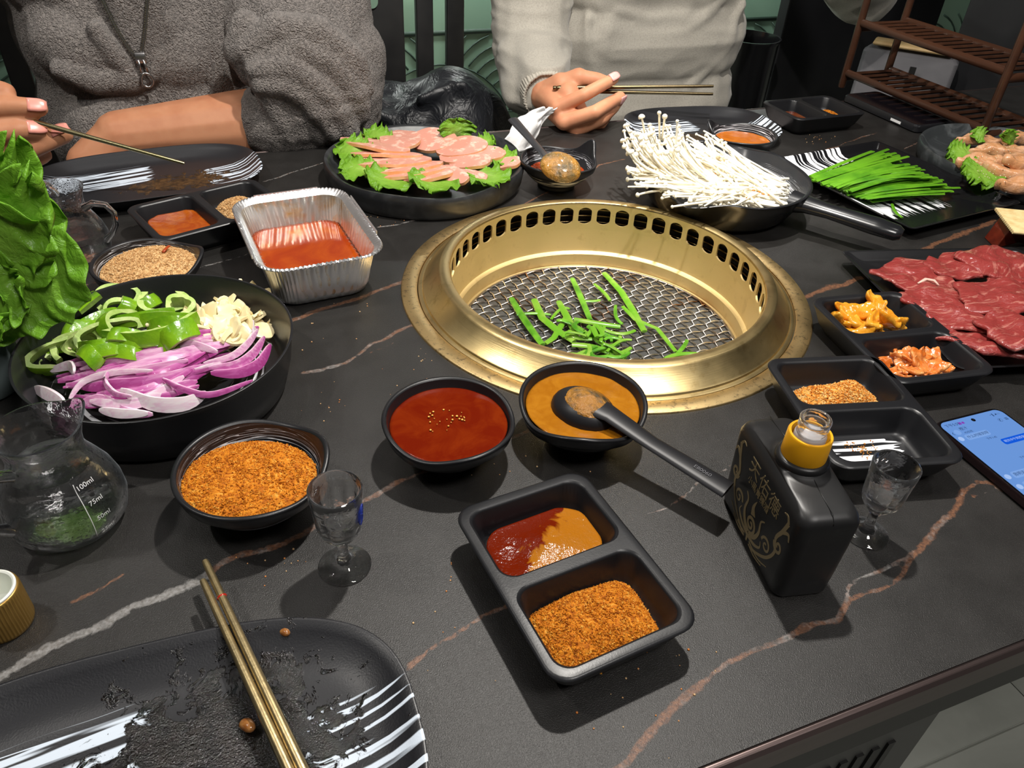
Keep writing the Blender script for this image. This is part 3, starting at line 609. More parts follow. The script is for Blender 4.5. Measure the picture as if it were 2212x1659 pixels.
powder('chilli_powder', 'orange chilli powder filling a lip bowl beside the small glass', CP + Vector((-.003, -.003, .0275)), 0, lambda t: .0430*(1+.04*math.sin(2*t+2.4)), lambda x, y, r: .002 + .0085*(1-r**4) - .06*y + .03*(-x), m_chili, 5200, .00095, 13)
CN = Vector((-.0765, .728, .75))
lip_bowl('black lip bowl of tan peanut powder behind the pepper plate', CN, .0490, .036, .0, rise=.004, dip=.004, pull=.09)
powder('peanut_powder', 'tan ground peanut powder filling the bowl behind the pepper plate', CN + Vector((0, 0, .0255)), 0, lambda t: .0440*(1+.05*math.cos(t)), lambda x, y, r: .001 + .012*(1-r**2.5)+.04*x*0, m_peanut, 3200, .0012, 15)
mb = MB(); mb.tube(bez((0, 0, 0), (.004, .006, .002), (.006, .012, 0)), .0016, 6, flat=.6) if False else mb.tube(bez((0, 0, 0), (.004, .006, .002), (.006, .012, 0), 6), .0018, 6, flat=.5)
tag(mb.build('chilli_flake', M('red_chilli_flake', (.35, .05, .01), .3), loc=at(352, 545, .789)), 'red chilli sliver lying on the tan peanut powder', 'chilli flake')
CS = Vector((.414, .868, .75))
lip_bowl('black lip bowl with a raised ear, holding a spoon, behind the grill', CS, .050, .036, .25, rise=.016, dip=.003, pull=.16, wid=.42, dips=.75)
liquid('chilli_oil', 'orange chilli oil in the spoon bowl behind the grill', 'sauce', CS + Vector((0, 0, .020)), .036, m_oil, amp=.0005)
CO = Vector((.716, .893, .75))
lip_bowl('black bowl of orange sauce beside the white enoki mushrooms', CO, .047, .036, 2.4, rise=.010, dip=.003, pull=.18, wid=.45)
liquid('chilli_sauce', 'orange chilli sauce in the bowl beside the enoki mushrooms', 'sauce', CO + Vector((0, 0, .0245)), .0405, msauce('orange_oil', (.30, .075, .003), (.38, .11, .006), .1, .1), amp=.0004)
mb = MB(); rq = random.Random(5)
for _ in range(26):
    a_ = rq.uniform(0, 6.3); q_ = .018*math.sqrt(rq.random()); s_ = rq.uniform(.0004, .0011); mb.lathe([(.0001, -.0003), (s_, 0), (s_*.7, .0005), (.0001, .0006)], 7, c=(CR.x-.004+q_*math.cos(a_), CR.y+.004+q_*.7*math.sin(a_), .7812))
tag(mb.build('chilli_seeds', M('yellow_chilli_seed', (.75, .42, .08), .35)), 'yellow chilli seeds floating on the smooth red sauce', 'seed', None, 'stuff')
# spoons
def spoon(label, loc, bowl_c, handle, rz=0, mat=None, bl=.03, bw=.021):
    """ladle spoon: round scoop upside down plus a flat handle along the given world path"""
    s = thing('spoon', label, 'spoon', loc)
    return s
def scoop(mb, c, ax, up, a, b, depth, m=0, thick=.0012):
    ax = Vector(ax).normalized(); up = Vector(up); up = (up - ax*up.dot(ax)).normalized(); sd = ax.cross(up); R = []; 
    for lay in (0, 1):
        L = []
        for i in range(9):
            f = math.sin(PI/2*i/8); g = math.cos(PI/2*i/8)
            ring = []
            for j in range(28):
                t = 2*PI*j/28; k = (f if i else .001)
                ring.append(Vector(c) + ax*(a*k*math.cos(t)) + sd*(b*k*math.sin(t)) + up*((depth)*g - (thick if lay else 0)))
            L.append(ring)
        R.append(L)
    mb.rings(R[0], m); mb.rings([list(q) for q in reversed(R[1])], m); mb.rings([R[0][-1], R[1][-1]], m)
m_spoon = M('black_melamine_spoon', (.012, .012, .014), .4, spec=.4)
m_spoong = M('grey_black_melamine', (.03, .03, .033), .3, spec=.5)
sc0 = at(1262, 868, .789); he = Vector((.289, .292, .779))
ax = (sc0-he).normalized()
s = thing('spoon', 'black melamine spoon lying across the brown sauce bowl towards the bottle', 'spoon', sc0 - Vector((0, 0, .012)))
mb = MB(); scoop(mb, (0, 0, .004), (ax.x, ax.y, 0), (0, 0, 1), .0265, .0215, .0145); mb.build('scoop', m_spoon, s, angle=60)
b0 = sc0 - Vector((0, 0, .012)); hp = [Vector(sc0) - ax*.012 + Vector((0, 0, .002)) - b0, sc0*.8+he*.2 - b0 + Vector((0, 0, .003)), sc0*.5+he*.5-b0, sc0*.2+he*.8-b0, he-b0]
mb = MB(); mb.tube(hp, [.0115, .0088, .0074, .0084, .0090], 16, flat=.32); mb.build('handle', m_spoon, s, angle=60)
sm = M('ochre_sauce_film', (.34, .15, .02), .15, spec=.6, bump=(300, .8, .003, 4), var=((.05, .04, .02), 60, 4, .45, .6)); mb = MB(); scoop(mb, (ax.x*-.001, ax.y*-.001, .0045), (ax.x, ax.y, 0), (0, 0, 1), .0245, .0200, .0151); mb.build('sauce_film', sm, s)
# spoon standing in the far bowl
tip = at(1212, 362, .785); he2 = at(1108, 258, .812)
ax = (tip-he2).normalized()
s = thing('spoon', 'grey-black spoon leaning upright in the bowl behind the grill, sauce on its back', 'spoon', CS + Vector((0, 0, .012)))
b0 = CS + Vector((0, 0, .012)); sc1 = at(1211, 362, .7915)
m_film = M('sauce_glazed_melamine', (.12, .085, .03), .12, spec=.7, bump=(180, .9, .004, 4), var=((.42, .2, .03), 40, 4, .45, .62), coat=.6)
mb = MB(); scoop(mb, sc1-b0, (.80, -.52, -.22), (-.12, -.52, .84), .026, .021, .012); mb.build('scoop', m_film, s, angle=60)
nk = at(1172, 330, .792)-b0
mb = MB(); mb.tube([sc1-b0+Vector((-.012, .010, .006)), nk, nk*.6+(he2-b0)*.4, he2-b0], [.007, .0055, .0062, .0078], 12, flat=.4); mb.build('handle', m_spoong, s, angle=60)
# ---------------------------------------------------------------- big plates
def round_plate(name, label, loc, R, H, prof, mats, angle=50, fn=None, n=112):
    d = thing(name, label, 'plate', loc); mb = MB()
    for pr, m in prof: mb.lathe([(r*R, z*H) + tuple(k) for r, z, *k in pr], n, m, fn)
    mb.build('plate_body', mats, d, angle=angle); return d
BP = Vector((-.0655, .563, .75)); BR, BH = .1030, .0500
deep = [([(.0001, 0), (.80, 0), (.84, .012), (.90, .10), (.955, .5), (.985, .9), (.995, .97), (1.0, .99), (1.0, 1.0), (.993, 1.008), (.982, 1.0)], 0), ([(.982, 1.0), (.972, .96), (.94, .60), (.90, .36), (.86, .27), (.78, .235), (.6, .23), (.3, .23), (.0001, .23)], 1)]
round_plate('deep_plate', 'deep round black plate of sliced green pepper, garlic and red onion', BP, BR, BH, deep, [m_black, m_ringsb])
HP = Vector((.2545, .928, .75)); HR, HH = .1275, .030
wav = lambda t, r, z, k: (r*(1+.010*math.sin(3*t+1)+.006*math.sin(7*t)), z + (k*.0012*math.sin(5*t)))
flat = [([(.0001, 0), (.90, 0), (.955, .05), (.985, .3), (1.0, .7), (.998, .9, 1), (.985, 1.0, 1), (.965, 1.0, 1), (.945, .93, 1), (.90, .70), (.86, .58), (.7, .52), (.4, .5), (.0001, .5)], 0)]
round_plate('stoneware_plate', 'black stoneware plate holding a fan of pink ham slices on lettuce', HP, HR, HH, flat, [m_slate], fn=wav)
KP = Vector((1.085, .735, .75))
q = at(1998, 320, .777); KP = Vector((q.x + .118, q.y - .055, .75))
round_plate('stoneware_plate', 'grey marbled stoneware plate of sesame chicken at the right edge', KP, .130, .028, flat, [m_slate_g], fn=wav)
# oblong plates with brush streaks (three alike)
def mobl(grime, seed): return streaks('oblong_plate_streaks', (.0125, .0128, .0155), .36, (9, 190), .46, .5, [('x', .055, .075, 0), ('y', .022, .008, 0), ('x', .022, -.002, 1), ('y', .062, .052, 1), ('y', .006, .018, 1)], rot=.12, seed=seed, white=(.62, .70, .80), grime=grime)
def oblong(label, loc, rz, a, b, grime, seed):
    d = thing('oblong_plate', label, 'plate', loc, rz); mb = MB(); e = 2.9; h = .019
    R = [sup(a*.74, b*.70, 2.6, .0), sup(a*.80, b*.77, 2.7, .001), sup(a*.93, b*.91, e, h*.6), sup(a*.99, b*.985, e, h*.93), sup(a, b, e, h*.98), sup(a*.996, b*.994, e, h), sup(a*.985, b*.978, e, h*.985), sup(a*.95, b*.925, e, h*.80), sup(a*.88, b*.83, e, h*.5), sup(a*.80, b*.73, 2.7, h*.31), sup(a*.70, b*.62, 2.6, h*.25)] + [sup(a*k, b*k*.88, 2.5, h*.24) for k in (.55, .35, .15)]
    mb.rings(R, 0, True, True, True); mb.build('plate_body', mobl(grime, seed), d, angle=60); return d
PF = Vector((-.090, .2175, .75)); oblong('dirty oblong black plate nearest the camera, white brush streaks and dark grease', PF, -.03, .138, .085, (.038, .012, .085, 1.2, (.0012, .0012, .0014), (.009, .006, .004)), 1.3)
PB = Vector((-.075, .994, .75)); oblong('dirty oblong black plate before the person in grey fleece', PB, .10, .133, .080, (.03, -.01, .075, 2.4, (.012, .008, .004), (.10, .05, .015)), 1.3)
PR_ = Vector((.708, .985, .75)); oblong('oblong black plate before the person in the beige sweater', PR_, -.12, .118, .082, (-.02, -.02, .05, 2.0, (.02, .012, .006), (.06, .035, .015)), 2.2)
m_seed = M('cooked_garlic_bit', (.22, .075, .018), .2, spec=.6, var=((.42, .2, .06), 200, 3, .4, .7), coat=.5)
def bit(label, p, s):
    mb = MB(); R = [[(s*.75*math.sin(PI*(i+.3)/6.6)*math.cos(2*PI*j/12)*(1.0 if i < 3 else .85), s*.6*math.sin(PI*(i+.3)/6.6)*math.sin(2*PI*j/12), s*(-math.cos(PI*(i+.3)/6.6))) for j in range(12)] for i in range(7)]
    mb.rings(R, 0, True, True, True); o = mb.build('garlic_bit', m_seed, loc=p); o.rotation_euler = (1.2, .3, .4); return tag(o, label, 'garlic')
bit('small brown garlic bit on the dirty near plate, beside its rear rim', at(615, 1365, .764), .0042)
bit('small brown garlic bit on the dirty near plate, beside the chopsticks', at(535, 1567, .7585), .0055)
# rectangular streaked plates
def rect_plate(label, loc, rz, a, b, mat, h=.016):
    d = thing('rectangular_plate', label, 'plate', loc, rz); mb = MB()
    R = [rr(a*.72, b*.76, .006, 0), rr(a*.76, b*.8, .007, .0008), rr(a*.95, b*.955, .007, h*.72), rr(a*.995, b*.995, .008, h*.93), rr(a, b, .008, h*.98), rr(a-.001, b-.001, .008, h), rr(a-.003, b-.003, .007, h*.97), rr(a*.90, b*.92, .006, h*.58), rr(a*.83, b*.86, .005, h*.42), rr(a*.5, b*.5, .004, h*.40)]
    mb.rings(R, 0, True, True, True); mb.build('plate_body', mat, d, angle=40); return d
m_chp = streaks('chive_plate_streaks', (.008, .008, .009), .13, (90, 8), .47, .5, [('y', -.085, -.06, 0), ('x', .022, .008, 0), ('y', .08, .09, 2), ('x', .1, .0, 2)], rot=0, seed=4.4, white=(.74, .75, .78))
m_chp = streaks('chive_plate_streaks', (.008, .008, .009), .13, (11, 190), .45, .49, [('x', .085, .07, 0), ('y', .03, .022, 0)], rot=-PI/2+.0, seed=4.4, white=(.74, .75, .78))
q4 = [at(1680, 346, .765), at(1890, 300, .765), at(2190, 440, .765), at(1985, 500, .765)]
c_ = sum(q4, Vector())/4
CHP = Vector((c_.x, c_.y, .75)); ax = q4[3]-q4[0]; CHR = math.atan2(ax.y, ax.x) + PI/2
rect_plate('rectangular black plate with white streaks under the green chives', CHP, CHR, (q4[1]-q4[0]).length/2, ax.length/2, m_chp)
BFR = -.235; ca, sa = math.cos(BFR), math.sin(BFR); q0 = at(1815, 541, .766)
BFP = Vector((q0.x + .150*ca + .112*sa, q0.y + .150*sa - .112*ca, .75))
m_bfp = streaks('beef_plate_streaks', (.010, .010, .011), .24, (8, 120), .6, .62, [('x', .0, .02, 0)], seed=7.7, white=(.74, .75, .78))
rect_plate('rectangular black plate of raw red beef slices at the right edge', BFP, BFR, .150, .112, m_bfp)
# skillet of mushrooms
PK = Vector((.588, .755, .75)); PKR, PKH = .1065, .044
d = thing('serving_skillet', 'black serving skillet with a wavy rim and long handle, full of enoki', 'skillet', PK)
hd = at(1950, 503, .782) - PK; hang = math.atan2(hd.y, hd.x); s1a = math.atan2((at(1475, 452, .79)-PK).y, (at(1475, 452, .79)-PK).x); s2a = math.atan2((at(1590, 338, .79)-PK).y, (at(1590, 338, .79)-PK).x)
def pf(t, r, z, k):
    o = 0; zz = 0
    for c0_ in (s1a, s2a):
        u = (t - c0_ + PI) % (2*PI) - PI; g = math.exp(-(u/.23)**2); o += .10*g; zz += -.004*g + .003*math.exp(-((abs(u)-.45)/.2)**2)
    return r*(1+o*k), z + zz*k
mb = MB(); R_ = PKR
mb.lathe([(.0001, 0), (.70*R_, 0), (.74*R_, .001), (.82*R_, .008, .1), (.90*R_, .022, .4), (.96*R_, .036, .85), (.99*R_, .042, 1), (R_, .0432, 1), (.995*R_, PKH, 1), (.975*R_, PKH, 1), (.955*R_, .0428, 1)], 120, 0, pf)
mb.lathe([(.955*R_, .0428, 1), (.92*R_, .032, .8), (.85*R_, .018, .3), (.76*R_, .0095, .05), (.6*R_, .008), (.0001, .008)], 120, 1, pf)
m_pan = M('black_enamel', (.011, .0115, .013), .2, spec=.6, rvar=(8, .15, .3)); m_panin = streaks('pan_ring_streaks', (.03, .031, .034), .26, None, .47, .53, [(.085, .086, 0), (.098, .097, 0)], radial=(460, 1.0), white=(.62, .63, .66))
mb.build('pan_body', [m_pan, m_panin], d, angle=60)
u_ = Vector((math.cos(hang), math.sin(hang), 0))
mb = MB(); P_ = [u_*.088 + Vector((0, 0, .032)), u_*.108 + Vector((0, 0, .033)), u_*.135 + Vector((0, 0, .0325)), u_*(hd.xy.length-.03) + Vector((0, 0, .031)), u_*(hd.xy.length-.006) + Vector((0, 0, .030)), u_*(hd.xy.length) + Vector((0, 0, .0295))]
mb.tube(P_, [.020, .0145, .0125, .0150, .0135, .009], 20, flat=.62); mb.build('handle', m_pan, d, angle=60)
# foil box
FX = [(492, 432), (722, 398), (860, 542), (560, 590)]
q4 = [at(u, v, .803) for u, v in FX]; c_ = sum(q4, Vector())/4; ax = ((q4[1]-q4[0])+(q4[2]-q4[3]))/2
FP = Vector((c_.x, c_.y, .75)); FR_ = math.atan2(ax.y, ax.x); FA = ax.length/2; FB = (((q4[0]-q4[3])+(q4[1]-q4[2]))/2).length/2
box = thing('foil_box', 'rectangular ribbed foil takeaway box half full of red chilli oil', 'food container', FP, FR_)
def fring(a, b, r, z, rib=0., n=200):
    base = rr(a, b, r, z, n=10); P2 = [Vector(p) for p in base] ; P2.append(P2[0]); L = [0]
    for i in range(len(P2)-1): L.append(L[-1] + (P2[i+1]-P2[i]).length)
    out = []; j = 0
    for k in range(n):
        s = L[-1]*k/n
        while L[j+1] < s: j += 1
        p = P2[j].lerp(P2[j+1], (s-L[j])/max(1e-9, L[j+1]-L[j])); 
        nr = Vector((p.x/a if abs(p.x) > a-r else 0, p.y/b if abs(p.y) > b-r else 0, 0)); 
        if nr.length: nr.normalize()
        corner = abs(p.x) > a-r and abs(p.y) > b-r
        mid = (abs(p.x) < a*.66 if abs(p.y) > b-r else abs(p.y) < b*.72)
        amp = rib*(.0011*math.cos(2*PI*s/.0088) if (mid and not corner) else (.0007*math.sin(s*1900+z*600) if corner else .0001*math.sin(s*800)))
        out.append((p.x+nr.x*amp, p.y+nr.y*amp, p.z))
    return out
a1, b1, a0, b0, Hf = FA-.0075, FB-.0075, FA-.016, FB-.020, .049
n_ = 420
outer = [fring(a0-.004, b0-.004, .018, 0, 0, n_), fring(a0, b0, .02, .003, .3, n_), fring(a0+.002, b0+.003, .02, .010, 1, n_), fring((a0+a1)/2, (b0+b1)/2, .021, Hf*.5, 1, n_), fring(a1-.001, b1-.001, .022, Hf-.006, .9, n_), fring(a1, b1, .022, Hf-.002, 0, n_)]
inner = [fring(a1-.0004, b1-.0004, .0216, Hf-.0015, 0, n_), fring(a1-.0016, b1-.0016, .0216, Hf-.006, .9, n_), fring((a0+a1)/2-.0006, (b0+b1)/2-.0006, .0206, Hf*.5, 1, n_), fring(a0+.0014, b0+.0024, .0196, .010, 1, n_), fring(a0-.001, b0-.001, .019, .004, .3, n_), fring(a0-.006, b0-.006, .016, .002, 0, n_)]
rim = [fring(a1, b1, .022, Hf-.002, 0, n_), fring(a1+.0022, b1+.0022, .024, Hf-.0004, 0, n_), fring(FA-.0016, FB-.0016, .026, Hf+.0006, 0, n_), fring(FA, FB, .027, Hf+.0018, 0, n_), fring(FA-.0008, FB-.0008, .027, Hf+.0034, 0, n_), fring(FA-.0026, FB-.0026, .0255, Hf+.0030, 0, n_), fring(a1+.0022, b1+.0022, .024, Hf+.0006, 0, n_), fring(a1-.0004, b1-.0004, .0216, Hf-.0015, 0, n_)]
rim = [[(x, y, z + .0006*math.sin(k*1.9+i)*(1 if 2 <= i <= 5 else 0)) for k, (x, y, z) in enumerate(r)] for i, r in enumerate(rim)]
mb = MB(); mb.rings(outer, 0, True, True); mb.rings(inner, 1, True, False, True); mb.build('tray_wall', [m_foil, m_foil_in], box, angle=70)
mb = MB(); mb.rings(rim, 0); mb.build('rolled_rim', m_foil, box, angle=60)
mb = MB(); mb.box((-FA*.56, FB-.001, Hf+.001), (FA*.56, FB+.0003, Hf+.0045)); mb.box((FA-.0003, -FB*.5, Hf+.002), (FA+.0008, FB*.56, Hf+.006)); mb.box((-FA-.0008, -FB*.6, Hf+.002), (-FA+.0003, FB*.5, Hf+.006)); mb.build('rim_flap', m_foil, box, smooth=False)
mb = MB(); zl = .0215; f_ = zl/Hf
Ls = [fring((a0+(a1-a0)*f_)*k-.0014*(1-0), (b0+(b1-b0)*f_)*k-.0012, .019*k, zl, .8 if k == 1 else 0, n_) for k in (1, .93, .8, .6, .4, .2)]
mb.rings([[(x*.9, y*.9, z-.006) for x, y, z in Ls[0]]] + Ls, 0, True, False, True); tag(mb.build('chilli_oil', m_oil, loc=FP, rz=FR_), 'red chilli oil lying in the foil takeaway box', 'sauce')
# ---------------------------------------------------------------- lettuce
def mleaf(name, c1, c2, c3):
    m = M(name, c1, .32, spec=.45); t = NT(m); b = t.n['Principled BSDF']
    a = t.node('ShaderNodeAttribute', attribute_name='edge').outputs['Fac']; n = t.noise(t.coord(), 55, 5, .65, .8)
    col = t.ramp(t.math('ADD', a, t.math('MULTIPLY', t.math('SUBTRACT', n, .5), .7)), [(.05, c3), (.35, c2), (.85, c1)]); t.l.new(col, b.inputs['Base Color'])
    bp = t.node('ShaderNodeBump', {'Strength': .55, 'Distance': .004, 'Height': t.noise(t.coord(), 120, 4, .6, 1.0)}); t.l.new(bp.outputs[0], b.inputs['Normal'])
    tr = t.node('ShaderNodeBsdfTranslucent'); t.l.new(col, tr.inputs[0]); mx = t.node('ShaderNodeMixShader', {0: .3}); t.l.new(b.outputs[0], mx.inputs[1]); t.l.new(tr.outputs[0], mx.inputs[2])
    t.l.new(mx.outputs[0], t.n['Material Output'].inputs[0]); return m
m_leaf = mleaf('green_lettuce', (.18, .40, .025), (.30, .54, .07), (.55, .66, .25)); m_leafd = mleaf('deep_green_lettuce', (.19, .44, .03), (.26, .50, .06), (.50, .64, .22))
def leaf(label, base, tip, width, normal, mat, ruffle=.006, freq=9, cup=.0, arch=.01, seed=0, group=None, nu=44, nv=25, name='lettuce_leaf'):
    base, tip, N = Vector(base), Vector(tip), Vector(normal); ax = tip-base; L = ax.length; ax.normalize(); N = (N - ax*N.dot(ax)).normalized(); sd = ax.cross(N)
    r_ = np.random.default_rng(seed); p1, p2, p3 = r_.uniform(0, 6.28, 3); mb = MB(); V = []; A = []
    for i in range(nu):
        u = i/(nu-1); wv = width*(.22 + .78*math.sin(min(1, u*1.1)*PI/2)**1.2)*max(.02, 1 - max(0, (u-.60)/.405)**2.2)**.5
        for j in range(nv):
            v = -1+2*j/(nv-1); e = max(abs(v), max(0, (u-.72)/.28)); rf = ruffle*(e**2.4)
            s = (u*freq*(1 if v < 0 else 1.13) + p1*(1 if v < 0 else 2)); tt_ = v*freq*.5*max(0, u-.55)*2
            off = rf*(math.sin(2*PI*s+p2+tt_*2) + .45*math.sin(2*PI*s*2.7+p3+tt_*2.5))
            frill = 1 + .05*e**3*math.sin(2*PI*s*1.5+p1)
            p = base + ax*(L*u*(1+.05*e*math.sin(9*v+p2))) + sd*(wv*v*frill) + N*(cup*(v*v)*width + arch*math.sin(PI*u) + off + .3*rf*nz(np.array([[u*9, v*5, seed]]))[0])
            V.append(p); A.append(e**1.3*.6 + .4*min(1, u*1.3))
    Fq = [(i*nv+j, i*nv+j+1, (i+1)*nv+j+1, (i+1)*nv+j) for i in range(nu-1) for j in range(nv-1)]
    mb.add(V, Fq, 0, A); o = mb.build(name, mat, attr='edge'); so = o.modifiers.new('s', 'SOLIDIFY'); so.thickness = .0005
    return tag(o, label, 'lettuce', group)
# leaves round the ham
def onp(u, v, z): return at(u, v, .75+z)
LF = [((820, 345), (728, 318), .030, 'lettuce leaf at the left end of the ham plate, under the top slices'), ((850, 372), (735, 372), .026, 'frilly lettuce leaf at the front left of the ham plate'), ((880, 372), (820, 408), .034, 'lettuce leaf poking out in front of the long ham slices'), ((960, 380), (925, 414), .034, 'frilly lettuce leaf in front of the ham, beside the pale round slices'),
      ((1020, 370), (1075, 402), .030, 'frilly lettuce leaf at the front right of the ham plate'), ((1040, 345), (1112, 352), .024, 'lettuce leaf at the right end of the ham plate'), ((980, 310), (985, 255), .030, 'tall lettuce leaf standing up at the back of the ham plate'), ((1020, 318), (1068, 308), .020, 'short lettuce leaf right of the tall one at the back of the ham'), ((860, 318), (790, 285), .020, 'small lettuce leaf at the rear left of the ham plate')]
for i, (p, q, w_, lb) in enumerate(LF):
    zb_, zt_ = .021, (.030 if i != 6 else .056)
    leaf(lb, onp(*p, zb_), onp(*q, zt_), w_, (0, -.25, 1) if i != 6 else (.1, -.8, .7), m_leaf, ruffle=.0036, freq=4.2, arch=.006, cup=.12, seed=20+i)
# ---------------------------------------------------------------- ham
m_ham = M('pink_ham', (.62, .28, .21), .38, spec=.35, var=((.78, .48, .38), 95, 4, .52, .62), bump=(150, .12, .001), sss=.06); m_hamedge = M('smoked_ham_edge', (.74, .34, .13), .4, var=((.80, .46, .27), 60, 3, .4, .7), sss=.05)
def slab(name, path, wfun, thick, up, mats, n=26, wave=.0, seed=0, curl=0.0):
    """a cut slice: follows a path, given half width along it, flat faces and a cut edge"""
    P = [Vector(p) for p in path]; L = len(P); up = Vector(up).normalized(); mb = MB(); top = []; bot = []
    for i in range(L):
        t = (P[min(i+1, L-1)]-P[max(i-1, 0)]).normalized(); s_ = t.cross(up).normalized(); u2 = s_.cross(t).normalized(); w_ = wfun(i/(L-1)); row = []; rb = []
        for k in range(7):
            f = -1+2*k/6; q = P[i] + s_*(w_*f) + u2*(thick/2 + wave*math.sin(i*.9+seed+f*2)*.5 + curl*f*f)
            row.append(q - u2*(thick*.10 if abs(f) == 1 else 0)); rb.append(q - u2*(thick - (thick*.10 if abs(f) == 1 else 0)))
        top.append(row); bot.append(rb)
    mb.rings([list(reversed(r)) for r in top], 0, False); mb.rings(bot, 0, False)
    edge_t = [r[0] for r in top] + top[-1][1:-1] + [r[-1] for r in reversed(top)] + top[0][1:-1][::-1]
    edge_b = [r[0] for r in bot] + bot[-1][1:-1] + [r[-1] for r in reversed(bot)] + bot[0][1:-1][::-1]
    mb.rings([edge_t, edge_b], 1, True)
    return mb.build(name, mats, angle=45)
ell_w = lambda w_, e=2.6, skew=0: (lambda t: w_*max(.04, (1-abs(2*t-1)**e))**(1/2.2)*(1+skew*(t-.5)))
HAM = [((742, 300), (880, 330), 0.0243, .031, 0.375, 'long pink ham slice at the rear left, tilted on edge'), ((862, 285), (868, 322), 0.0270, .030, 0.112, 'short rounded ham slice standing at the back left of centre'), ((895, 320), (975, 288), 0.0324, .031, 0.188, 'broad pink ham slice at the back right of centre'), ((942, 328), (1052, 310), 0.0284, .032, 0.225, 'long ham slice lying to the right of the broad rear slice'), ((950, 344), (1092, 330), 0.0243, .030, 0.262, 'long ham slice on the right, just behind the pale slices'), ((972, 354), (1060, 348), 0.0216, .029, 0.225, 'pale overexposed ham slice on the right side of the fan'),
       ((1068, 358), (1125, 350), 0.0175, .029, 0.225, 'short pale ham slice poking out at the far right of the fan'), ((757, 333), (912, 338), 0.0175, .030, 0.562, 'long ham slice on the left showing its orange cut edge'), ((752, 350), (932, 345), 0.0270, .031, 0.375, 'long curved ham slice across the left front of the fan'), ((786, 374), (955, 352), 0.0216, .031, 0.450, 'second curved ham slice from the left front'), ((803, 385), (962, 362), 0.0203, .030, 0.465, 'third curved ham slice, nearest lettuce at the front'), ((866, 390), (975, 368), 0.0216, .030, 0.375, 'fourth ham slice at the front, pale on top'),
       ((962, 392), (995, 368), 0.0257, .032, 0.075, 'round pale ham slice at the front, left of its twin'), ((1012, 394), (1020, 370), 0.0216, .031, 0.075, 'round pale ham slice at the front, right of its twin')]
for i, (p, q, w_, z, tilt, lb) in enumerate(HAM):
    A_, B_ = onp(*p, z-.004), onp(*q, z+.004); mid = (A_+B_)/2 + Vector((0, (-.010 if 8 <= i <= 11 else .0), .003)); path = bez(A_, mid, B_, 13)
    d_ = (B_-A_).normalized(); sdv = d_.cross(Vector((0, 0, 1))); sgn = 1 if sdv.y < 0 else -1
    o = slab('ham_slice', path, ell_w(w_), .0048, Vector((0, 0, 1)) + sdv*sgn*(-tilt*.42 if i in (0, 1, 7, 8, 9, 10, 11) else tilt*.2), [m_ham, m_hamedge], wave=.0008, seed=i)
    tag(o, lb, 'ham')
# ---------------------------------------------------------------- vegetables in the deep plate
def pd(u, v, dz=0.):           # a point on the heap in the deep plate seen at a pixel
    z = .785
    for _ in range(6):
        p = at(u, v, z); r = math.hypot(p.x-BP.x, p.y-BP.y); z = .75 + .020 + .026*max(0, 1-(r/.094)**2)
    return at(u, v, z+dz)
m_on = M('red_onion', .5, .28, spec=.5, sss=.08); t = NT(m_on); b_ = t.n['Principled BSDF']; a_ = t.node('ShaderNodeAttribute', attribute_name='skin').outputs['Fac']
n_ = t.noise(t.coord((.12, 1, 1), (0, 0, -.15)), 420, 3); t.l.new(t.ramp(t.math('ADD', a_, t.math('MULTIPLY', t.math('SUBTRACT', n_, .5), .9)), [(.05, (.80, .70, .74)), (.35, (.70, .42, .58)), (.7, (.50, .13, .36)), (1.0, (.36, .05, .23))]), b_.inputs['Base Color'])
b_.inputs['Coat Weight'].default_value = .2
def onion(path, hgt, thick, tint=1.0, lean=0.3, seed=0, lab=None):
    P = [Vector(p) for p in path]; L = len(P); mb = MB(); R = []; A = []
    for i in range(L):
        t = (P[min(i+1, L-1)]-P[max(i-1, 0)]).normalized(); out = t.cross(Vector((0, 0, 1))).normalized()
        if out.y < 0: out = -out
        up = (Vector((0, 0, 1)) + out*lean).normalized(); o2 = t.cross(up).normalized()
        if o2.y > 0: o2 = -o2
        f = max(.12, math.sin(PI*min(1, max(0, (i+.4)/(L-.2))))**.55); h = hgt*f; th = thick*(.5+.5*f)
        prof = [(th/2, -h/2, 1), (th*.62, 0, 1), (th/2, h/2, .75), (0, h/2+th*.12, .25), (-th/2, h/2, .1), (-th*.38, 0, 0), (-th/2, -h/2, .1), (0, -h/2, .5)]
        R.append([P[i] + o2*a + up*c for a, c, _ in prof]); A += [q*tint for _, _, q in prof]
    mb.rings(R, 0, True, True, True, A); o = mb.build('onion_strip', m_on, angle=60, attr='skin')
    return tag(o, lab or 'curved strip of sliced red onion in the front half of the deep plate', 'onion', None if lab else 'red onion strips in the deep plate')
def ppath(px, dz=0., n=14):
    q = [pd(u, v, dz) for u, v in px]
    if len(q) == 2: q = [q[0], (q[0]+q[1])/2 + Vector((0, 0, .002)), q[1]]
    out = []
    for i in range(n):   # catmull-rom
        s = i/(n-1)*(len(q)-1); k = min(int(s), len(q)-2); f = s-k
        p0, p1, p2, p3 = q[max(k-1, 0)], q[k], q[k+1], q[min(k+2, len(q)-1)]
        out.append(.5*((2*p1) + (p2-p0)*f + (2*p0-5*p1+4*p2-p3)*f*f + (3*p1-p0-3*p2+p3)*f**3))
    return out
ro = random.Random(5)
